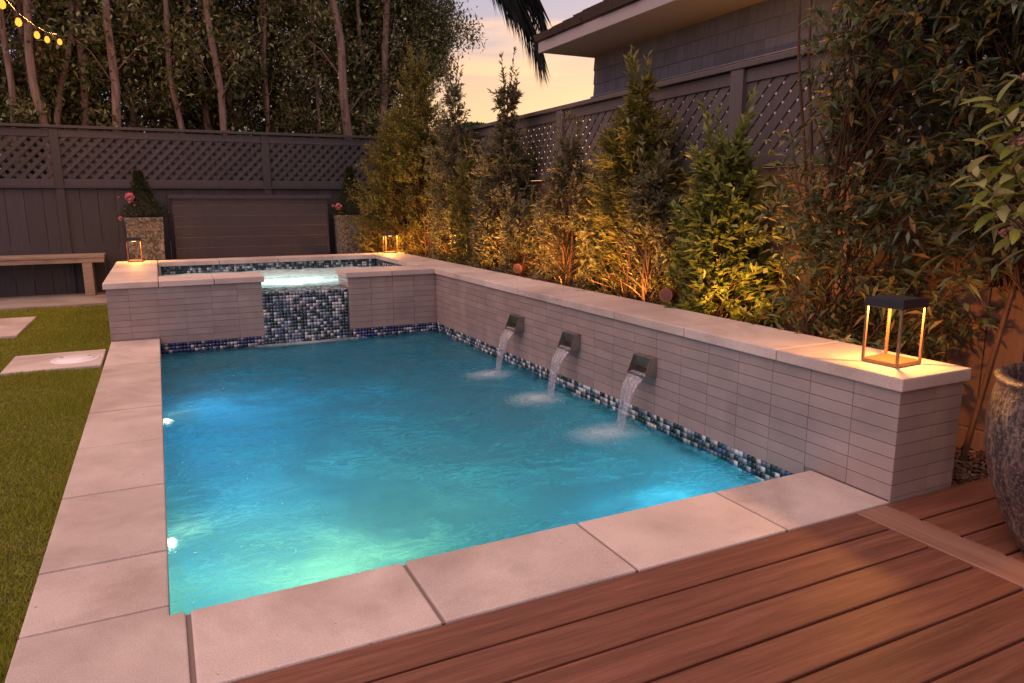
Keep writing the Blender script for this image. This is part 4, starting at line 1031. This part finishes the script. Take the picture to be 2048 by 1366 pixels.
def wild(nm, lbl, cx, cy, z0, z1, rad, nb, near, lean_=0):
    t_ = thing(nm, lbl, 'shrub', (cx, cy, -.05), 'shrubs planted behind the raised wall')
    br = MB(); ends = []
    for i in range(nb):
        a = random.uniform(0, 6.28); tq = random.random()**.8; rr = rad*(.4+.7*random.random())
        e = Vector((cx+math.cos(a)*rr*.75, cy+math.sin(a)*rr*(1 if math.sin(a) < 0 or lean_ == 0 else 1-.75*tq)-lean_*tq, z0+(z1-z0)*tq))
        if e.x > FX-.04: e.x = FX-.05-random.uniform(0, .05)
        s = Vector((cx+random.uniform(-.06, .06), cy+random.uniform(-.10, .10), max(z0-.1, e.z-random.uniform(.4, 1.0))))
        m1 = s.lerp(e, .5)+Vector((random.uniform(-.07, .07), random.uniform(-.09, .09), random.uniform(-.04, .10)))
        br.tube([s, s.lerp(m1, .6)+Vector((0, 0, .01)), m1, e], [.0045, .0035, .0026, .001], 4, False)
        ends.append((m1, e))
        for _ in range(3):
            p = m1.lerp(e, random.random()); d = Vector((random.uniform(-1, .6), random.uniform(-1, 1), random.uniform(-.3, .8))).normalized()*random.uniform(.08, .22)
            br.tube([p, p+d*.5+Vector((0, 0, .01)), p+d], [.0022, .0016, .0008], 3, False); ends.append((p, p+d))
    for j in range(4 if lean_ else 1):
        a = Vector((cx+random.uniform(-.1, .1), cy+random.uniform(-.2, .2), -.06)); q_ = Vector((cx+random.uniform(-.15, .15), cy+random.uniform(-.35, .35), z1-.1))
        br.tube([a, a.lerp(q_, .35)+Vector((.03, .03, 0)), a.lerp(q_, .7)+Vector((-.03, .02, 0)), q_], [.014, .011, .008, .004], 6, False)
    br.build('branches', M_TWIG, t_)
    LM = leaf_mesh('leaf', .105, .026, M_OLEAFW, 5); cnt = 0; C = []; Dn = []
    camp = Vector((.06, -2.05, 1.12))
    for m1, e in ends:
        d0 = (e-m1).normalized()
        for _ in range(12):
            p = m1.lerp(e, random.uniform(.2, 1.02)); d = (d0*.7+Vector((random.gauss(0, .7), random.gauss(0, .7), random.gauss(-.05, .5)))).normalized()
            if cnt < near and p.x < cx+.05 and random.random() < .5:
                o = link('leaf', LM, None, t_, p); orient(o, p, d, random.uniform(-.8, .8), random.uniform(.45, 1.25)); cnt += 1
            else: C.append(p); Dn.append(d)
    C = np.array([tuple(p) for p in C]); Dn = np.array([tuple(p) for p in Dn]); k = np.arange(len(C))
    Cc = C[k]+RNG.normal(0, .02, (len(k), 3)); Dd = unit(Dn[k]+RNG.normal(0, .4, (len(k), 3)))
    Cc[:, 0] = np.minimum(Cc[:, 0], FX-.03)
    leaves('foliage', M_LWILD, t_, Cc, Dd, .085*(.45+.75*RNG.random(len(k))), .022*(.6+.7*RNG.random(len(k))), .2, .15)
wild('wild_shrub', 'big loose shrub with thin brown branches and long leaves right behind the lantern', 3.20, .56, .05, 2.75, .60, 220, 230, .38)
wild('wild_shrub', 'dense dark reddish shrub covering the fence between the lantern and the potted plant', 3.32, -.24, .85, 2.9, .48, 240, 150)

# ------------------------------------------------------------------ big glazed pot and its plant
PCX, PCY = 2.625, -.935
pt = thing('glazed_pot', 'large round pot with crackled dark glaze standing on the deck at the wall end', 'pot', (PCX, PCY, -.003))
pr = [(.0, .0), (.165, .0), (.172, .01), (.225, .10), (.272, .22), (.297, .34), (.302, .43), (.294, .50), (.284, .545), (.286, .558), (.294, .570), (.286, .581), (.270, .584), (.256, .576), (.252, .55), (.255, .49), (.25, .44)]
me_ = MB().lathe(pr, 0, 0, 96)
for i, v in enumerate(me_.v):
    r_ = math.hypot(v[0], v[1])
    if r_ > .2 and v[2] < .56: f_ = 1+.006*math.sin(v[0]*70+v[2]*31)*math.sin(v[1]*61+v[2]*23); me_.v[i] = (v[0]*f_, v[1]*f_, v[2])
o = link('pot_body', me_.mesh('pot_body', smooth=True), M_GLAZE, pt, (PCX, PCY, -.003))
so_ = MB().lathe([(.0, .47), (.15, .475), (.254, .465)], 0, 0, 32); link('potting_soil', so_.mesh('potting_soil', smooth=True), M_SOIL, pt, (PCX, PCY, -.003))
vb = thing('potted_viburnum', 'leafy plant with broad pale leaves and pink bud clusters growing from the large glazed pot', 'plant', (PCX, PCY, .46))
LV = leaf_mesh('leaf', .092, .040, M_OLEAF, 7)
stems = MB()
tips = [((2.13, -.74, 1.20), 12), ((2.24, -.78, 1.21), 12), ((2.19, -.75, 1.40), 12), ((2.30, -.80, 1.34), 10), ((2.33, -.70, 1.10), 9), ((2.34, -.84, 1.50), 9), ((2.33, -.76, 1.02), 6), ((2.28, -.78, 1.30), 12), ((2.22, -.72, 1.29), 10), ((2.18, -.76, 1.12), 9),
        ((2.55, -.70, 1.3), 10), ((2.65, -.95, 1.5), 10), ((2.48, -1.1, 1.35), 9), ((2.8, -.8, 1.2), 9), ((2.75, -1.1, 1.0), 8), ((2.45, -.85, 1.15), 9)]
for (tx, ty, tz), nl in tips:
    e = Vector((tx, ty, tz)); s = Vector((PCX+random.uniform(-.06, .06), PCY+random.uniform(-.06, .06), .46))
    m1 = s.lerp(e, .5)+Vector((.05, -.02, .12)); stems.tube([s, s.lerp(m1, .5)+Vector((.02, 0, .03)), m1, m1.lerp(e, .6)+Vector((0, 0, .02)), e], [.008, .007, .006, .004, .0025], 6, False)
    d0 = (e-m1).normalized()
    for i in range(nl):
        u = i/nl; p = m1.lerp(e, .62+.4*u); a = i*2.399; sd_ = d0.orthogonal().normalized(); sd2 = d0.cross(sd_)
        d = (sd_*math.cos(a)+sd2*math.sin(a)+d0*(.15+.5*u)+Vector((0, 0, .05))).normalized()
        o = link('leaf', LV, None, vb, p); orient(o, p, d, random.uniform(-.5, .5), random.uniform(.65, 1.1))
stems.build('stem', M_TWIG, vb)
def sphere_mb(b, c, r, n=6):
    pr_ = [(max(1e-4, r*math.sin(math.pi*i/n)), c[2]-r*math.cos(math.pi*i/n)) for i in range(n+1)]; b.lathe(pr_, c[0], c[1], 8)
for c in ((2.275, -.78, 1.275), (2.37, -.80, 1.19), (2.30, -.78, 1.46), (2.36, -.74, 1.02)):
    b = MB()
    for _ in range(34):
        d = Vector((random.gauss(0, 1), random.gauss(0, 1), random.gauss(.3, .8))).normalized()*random.uniform(.012, .026); sphere_mb(b, Vector(c)+d, random.uniform(.0035, .0058), 5)
    b.build('bud_cluster', M_BUDS, vb, smooth=True)

# ------------------------------------------------------------------ topiary and flowers in the planters
def topiary(cx, cy, z1, lbl, fl, lean):
    t_ = thing('cone_topiary', lbl, 'plant', (cx, cy, .9), 'cone shaped plants in the stone planters')
    n = 3600; tt = RNG.random(n)**1.25; a = RNG.random(n)*6.28; rr = np.interp(tt, [0, .12, .35, .6, 1], [.16, .24, .155, .085, .02])*(.35+.75*RNG.random(n)**.6)*(1+.28*np.sin(a*3+tt*11)*np.sin(tt*19+a))
    C = np.stack([cx+lean*tt+np.cos(a)*rr, cy+np.sin(a)*rr, .92+(z1-.92)*tt], 1); Dv = unit(np.stack([np.cos(a), np.sin(a), .5+RNG.normal(0, .4, n)], 1)+RNG.normal(0, .3, (n, 3)))
    leaves('foliage', M_LCONE, t_, C, Dv, .036*(.6+.7*RNG.random(n)), .014*(.7+.5*RNG.random(n)))
    MB().tube([(cx, cy, .88), (cx+lean*.5, cy, (z1+.92)/2), (cx+lean, cy, z1-.02)], [.008, .006, .002], 5).build('stem', M_TWIG, t_)
    for (fx_, fy_, fz_, r_) in fl:
        k_ = 60; D_ = unit(RNG.normal(0, 1, (k_, 3))); C = np.array([fx_, fy_, fz_])+D_*r_*.35
        V, F = leaf_np(C, D_, np.full(k_, r_*.7), np.full(k_, r_*.75), .3); link('flower', mesh_np('flower', V, F), M_PINK, t_)
        MB().tube([(cx, cy, .93), ((cx+fx_)/2, (cy+fy_)/2, fz_-.05), (fx_, fy_, fz_)], [.003, .0025, .0015], 4, False).build('flower_stem', M_LCONE, t_)
topiary(-.05, 8.02, 1.50, 'cone shaped plant with pink roses in the left stone planter', [(-.205, 7.88, 1.19, .055), (-.20, 7.88, 1.145, .036), (-.16, 7.88, 1.09, .020), (-.33, 7.9, .935, .026), (-.325, 7.9, 1.185, .010)], -.05)
topiary(2.47, 8.02, 1.58, 'cone shaped plant with pink roses in the right stone planter', [(2.285, 7.86, 1.06, .050), (2.615, 7.86, .995, .050), (2.59, 7.88, 1.07, .018), (2.22, 7.9, 1.07, .02)], .02)

# ------------------------------------------------------------------ background trees
TR = [(-5.2, 9.8, -5.1, .06), (-4.1, 10.1, -4.2, .055), (-3.1, 9.7, -3.0, .06), (-2.2, 10.0, -2.25, .05), (-1.48, 9.6, -1.53, .045), (-1.38, 10.2, -1.34, .05), (-1.16, 9.5, -1.18, .06), (-1.03, 9.9, -.76, .045), (-1.2, 10.6, -.93, .035), (-.69, 10.0, -.62, .055), (-.28, 9.3, -.33, .060), (-.19, 10.4, -.07, .06),
      (.5, 9.6, .43, .045), (.33, 10.6, .39, .04), (.86, 10.2, .78, .055), (1.11, 10.8, 1.07, .035), (1.08, 9.4, .90, .055), (1.67, 10.1, 1.82, .035), (1.82, 10.4, 1.80, .045), (2.82, 9.3, 2.67, .075), (3.16, 9.8, 3.22, .042), (3.54, 10.5, 3.6, .07), (3.40, 9.5, 3.48, .065)]
TL = ['tree far left of the row, outside the view', 'second tree from the left end of the row, outside the view', 'third tree of the row left of the view', 'tree of the row just left of the view', 'slender pinkish tree trunk at the left edge of the frame beyond the back fence', 'slim tree trunk under the leftmost string bulbs beyond the fence', 'stout trunk below the string lights, left part of the back fence', 'leaning thin trunk just right of the string lights', 'thin dim trunk deep behind the string lights', 'dark straight trunk midway between string lights and the tall pale trunk',
      'tall pale pink trunk leaning left, most prominent in the left of the tree row', 'grey trunk close behind the pale leaning trunk', 'slim pale trunk curving up above the middle of the left lattice panel', 'thin grey trunk behind the curving pale one', 'short looking trunk lost in leaves right of the curving one', 'spindly trunk close behind the stout leaning tree',
      'stout leaning trunk with rough bark above the middle of the lattice', 'thin straight trunk right of the fence post', 'thin wavy trunk paired with a straight one right of the fence post', 'thick pale forked trunk above the right planter', 'slender smooth trunk between the two thick ones at the right of the row', 'dark thick trunk deepest at the right end of the row', 'thick pink trunk at the right end of the row beside the feathery shrub']
for i, (xb, yb, xt, r) in enumerate(TR):
    t_ = thing('tree', TL[i], 'tree', (xb, yb, -.1), 'row of slender trees beyond the back fence')
    zt = 5.8; k = 16; dx = (xt-xb)/1.65
    pts = []
    for q_ in np.linspace(0, 1, k):
        zz = -.1+(zt+.1)*q_; wob = .045*math.sin(q_*9+i*2.1)+.02*math.sin(q_*23+i)
        pts.append((xb+dx*(zz-2.1)+wob, yb+.03*math.cos(q_*8+i), zz))
    tb = MB(); tb.tube(pts, [r*(1.12-.55*q_) for q_ in np.linspace(0, 1, k)], 10)
    tb.build('trunk', M_BARK, t_, smooth=True)
    starts = []
    for j in range(4):
        q_ = random.uniform(.42, .98); zz = -.1+(zt+.1)*q_; a = random.uniform(0, 6.28); l_ = random.uniform(.4, 1.1)
        s = Vector((xb+dx*(zz-2.1), yb, zz)); e = s+Vector((math.cos(a)*l_*.8, math.sin(a)*l_*.6, l_*.7))
        m1 = s.lerp(e, .5)+Vector((0, 0, .10)); MB().tube([s, m1, e], [r*.2, r*.13, r*.05], 5).build('limb', M_BARK, t_, smooth=True); starts.append(e)
    # crown: clustered leaves in an irregular column
    ncl = 185; cl_ = np.stack([xb+RNG.normal(0, .45, ncl), yb+.55+np.abs(RNG.normal(0, .6, ncl))-.75*(RNG.random(ncl) < .25), 1.0+5.0*RNG.random(ncl)], 1)
    cl_[:, 0] += dx*(cl_[:, 2]-2.1)*.7
    cl_ = np.concatenate([cl_, np.array([tuple(e) for e in starts])])
    per = 62; k = np.repeat(np.arange(len(cl_)), per); sg = (.06+.12*RNG.random(len(cl_)))[k]
    C = cl_[k]+RNG.normal(0, 1, (len(k), 3))*sg[:, None]*np.array([1, 1, .9]); Dv = unit(RNG.normal(0, 1, (len(k), 3))+np.array([0, 0, -.35]))
    ok = C[:, 1] > FY+.20
    C, Dv = C[ok], Dv[ok]
    leaves('crown', M_LTREE, t_, C, Dv, .092*(.5+.9*RNG.random(len(C))), .042*(.7+.6*RNG.random(len(C))), .2)
for xb, yb in ((2.25, 10.6), (2.45, 9.9), (3.9, 10.9)):
    t_ = thing('tree', 'leafy young tree with hidden stem filling the gap '+{2.25: 'left of the thick pale forked trunk', 2.45: 'just in front of the forked trunk', 3.9: 'behind the feathery corner shrub'}[xb], 'tree', (xb, yb, -.1), 'row of slender trees beyond the back fence')
    MB().tube([(xb, yb, -.1), (xb+.05, yb, 2.5), (xb, yb, 5.4)], [.04, .03, .012], 8).build('trunk', M_BARK, t_, smooth=True)
    ncl = 260; cl_ = np.stack([xb+RNG.normal(0, .30, ncl), yb+RNG.normal(.2, .4, ncl), 1.0+5.0*RNG.random(ncl)], 1)
    k = np.repeat(np.arange(ncl), 60); C = cl_[k]+RNG.normal(0, .11, (len(k), 3)); C = C[C[:, 1] > FY+.2]
    leaves('crown', M_LTREE, t_, C, unit(RNG.normal(0, 1, (len(C), 3))), .075*(.6+.8*RNG.random(len(C))), .030*(.7+.6*RNG.random(len(C))), .2)
# overhanging boughs at the right end of the row
t_ = thing('tree', 'broad leafy tree whose boughs hang out against the sunset sky', 'tree', (4.25, 10.4, -.1), 'row of slender trees beyond the back fence')
MB().tube([(4.15, 10.4, -.1), (4.2, 10.42, 1.5), (4.12, 10.4, 3.0), (4.25, 10.4, 4.6), (4.2, 10.4, 6)], [.10, .09, .08, .06, .04], 10).build('trunk', M_BARK, t_, smooth=True)
lb = MB()
for a, b in (((3.4, 9.6, 3.15), (4.3, 9.7, 3.05)), ((3.5, 9.6, 3.5), (4.4, 9.8, 3.55)), ((4.2, 10.4, 3.4), (4.85, 10.2, 4.0)), ((3.45, 9.6, 2.75), (3.9, 9.6, 2.7))):
    a = Vector(a); b = Vector(b); MB().tube([a, a.lerp(b, .35)+Vector((0, 0, .22)), a.lerp(b, .7)+Vector((0, 0, .12)), b], [.022, .018, .012, .006], 5).build('limb', M_BARK, t_, smooth=True)
ncl = 330
u = RNG.random(ncl)**1.15; zc_ = 3.05+2.9*RNG.random(ncl); xr_ = np.interp(zc_, [3.05, 3.4, 3.8, 4.2, 5, 6], [4.35, 4.85, 4.95, 4.75, 4.9, 5.0])
cl_ = np.stack([3.6+(xr_-3.6)*u, 10.0+RNG.normal(0, .35, ncl), zc_], 1)
per = 120; k = np.repeat(np.arange(ncl), per); sg = (.06+.10*RNG.random(ncl))[k]
C = cl_[k]+RNG.normal(0, 1, (len(k), 3))*sg[:, None]; Dv = unit(RNG.normal(0, 1, (len(k), 3))+np.array([0, 0, -.35]))
leaves('crown', M_LTREE, t_, C, Dv, .075*(.6+.8*RNG.random(len(C))), .026*(.7+.6*RNG.random(len(C))), .2)

# palm: crown above the frame, fronds hang into the picture
pm = thing('palm_tree', 'palm tree with a long drooping frond hanging from above beside the eaves', 'palm', (5.6, 14, -.1))
MB().tube([(5.6, 14, -.1), (5.62, 14, 3), (5.58, 14, 6), (5.6, 14, 7.3)], [.16, .14, .12, .12], 10).build('trunk', M_BARK, pm, smooth=True)
def frond(pts, nl=110, ll=1.25, hang=.9):
    pts = [Vector(p) for p in pts]; rb = MB(); rb.tube(pts, [.03-.024*i/(len(pts)-1) for i in range(len(pts))], 5); fr_ = rb.build('rachis', M_PALM, pm)
    C = []; Dn = []; Ls = []
    for i in range(nl):
        u = .06+.94*i/nl; f = u*(len(pts)-1); k = min(int(f), len(pts)-2); p = pts[k].lerp(pts[k+1], f-k); d = (pts[k+1]-pts[k]).normalized()
        for s in (-1, 1):
            sd_ = Vector((-d.y, d.x, 0)).normalized()*s
            C.append(tuple(p)); dd = (d*.95+sd_*random.uniform(.15, .5)+Vector((random.uniform(-.10, .10), 0, -hang*random.uniform(.35, .95)))).normalized()
            Dn.append(tuple(dd)); Ls.append(ll*math.sin(math.pi*(.15+.75*u))**.7*random.uniform(.8, 1.1))
    C = np.array(C); Dn = np.array(Dn); Ls = np.array(Ls)
    V, F = leaf_np(C, Dn, Ls, np.full(len(C), .026), .2, droop=.25); link('leaflets', mesh_np('leaflets', V, F), M_PALM, fr_)
frond([(5.6, 14, 7.3), (6.5, 14, 7.2), (7.3, 14, 6.6), (8.0, 14, 5.9), (8.45, 14, 5.1), (8.66, 14, 4.45)])
frond([(5.6, 14, 7.3), (6.6, 14.2, 7.4), (7.6, 14.2, 7.0), (8.4, 14.2, 6.2), (8.75, 14.2, 5.5)])
frond([(5.6, 14, 7.3), (6.2, 13.8, 7.2), (6.9, 13.8, 6.8), (7.5, 13.8, 6.2), (7.9, 13.8, 5.5)])
frond([(5.6, 14, 7.3), (5.2, 14, 7.9), (4.5, 14, 8.0), (3.6, 14, 7.4)]); frond([(5.6, 14, 7.3), (5.7, 14.6, 7.9), (6.0, 15.6, 8.0), (6.3, 16.6, 7.4)])

# far tree dome and hint of a roof
ft = thing('round_tree', 'distant rounded green treetop low on the horizon between fence and shrubs', 'tree', (18, 40, -.1))
MB().tube([(18, 40, -.1), (18, 40, 4)], [.3, .2], 8).build('trunk', M_BARK, ft)
n = 14000; a = unit(RNG.normal(0, 1, (n, 3))); a[:, 2] = np.abs(a[:, 2])*.9-.15
C = np.array([18.0, 40, 4.2])+a*np.array([2.5, 2.2, 2.0])*(.75+.27*RNG.random((n, 1)))
leaves('crown', M_FAR, ft, C, unit(a+RNG.normal(0, .6, (n, 3))), np.full(n, .22), np.full(n, .14))

# ------------------------------------------------------------------ string lights
B = [(-.93, 5.5, 2.73), (-.83, 5.5, 2.60), (-.71, 5.5, 2.51), (-.64, 5.5, 2.48), (-.55, 5.5, 2.47)]
dep = [4.2, 5.0, 5.9, 6.7, 7.6]; CP = Vector((.0638, -2.0515, 1.1227)); BP = []
for b_, y_ in zip(B, dep): d = Vector(b_)-CP; BP.append(CP+d*((y_-CP.y)/d.y))
sl = thing('string_lights', 'string of glowing warm bulbs sagging across the upper left corner before the trees', 'string lights', tuple(BP[2]))
M_BULB = emis('bulb_glow', (1, .30, .035), 2.4)
wp = []
d0 = BP[0]-BP[1]; st_ = [BP[0]+d0*2+Vector((0, 0, .5)), BP[0]+d0+Vector((0, 0, .2))]
for p in BP: st_.append(p+Vector((0, 0, .075)))
st_.append(Vector((-.44, 9.3, 3.05)))
MB().tube(st_, .004, 6).build('cable', M_BLACK, sl, smooth=True)
for p in BP:
    MB().tube([p+Vector((0, 0, .072)), p+Vector((0, 0, .03))], [.011, .013], 10).build('socket', M_BLACK, sl, smooth=True)
    prf = [(.0015, .036), (.012, .030), (.021, .012), (.024, -.004), (.018, -.022), (.002, -.032)]
    MB().lathe([(r_, z_) for r_, z_ in prf], 0, 0, 14).build('bulb', M_BULB, sl, smooth=True, loc=None).location = p-Vector(sl['_w'])
    lamp('POINT', tuple(p-Vector((0, 0, .05))), 16.0, (1, .40, .10), .03)
unseen_bulbs = [(-1.35, 2.6, 3.05), (-1.5, 1.2, 3.15), (-1.6, -.3, 3.2), (-1.3, -2.6, 3.1), (.2, -3.2, 3.0), (1.7, -3.3, 3.0)]  # unseen bulbs added along the string for broad warm light
MB().tube([st_[0]]+[Vector(e)+Vector((0, 0, .075)) for e in unseen_bulbs], .004, 6).build('cable', M_BLACK, sl, smooth=True)
for e in unseen_bulbs:
    p = Vector(e)
    MB().tube([p+Vector((0, 0, .072)), p+Vector((0, 0, .03))], [.011, .013], 10).build('socket', M_BLACK, sl, smooth=True)
    MB().lathe(prf, 0, 0, 14).build('bulb', M_BULB, sl, smooth=True, loc=None).location = p-Vector(sl['_w'])
    lamp('POINT', tuple(p-Vector((0, 0, .05))), 9.0, (1, .50, .24), .03)

for o in SC.objects:
    if '_w' in o: del o['_w']
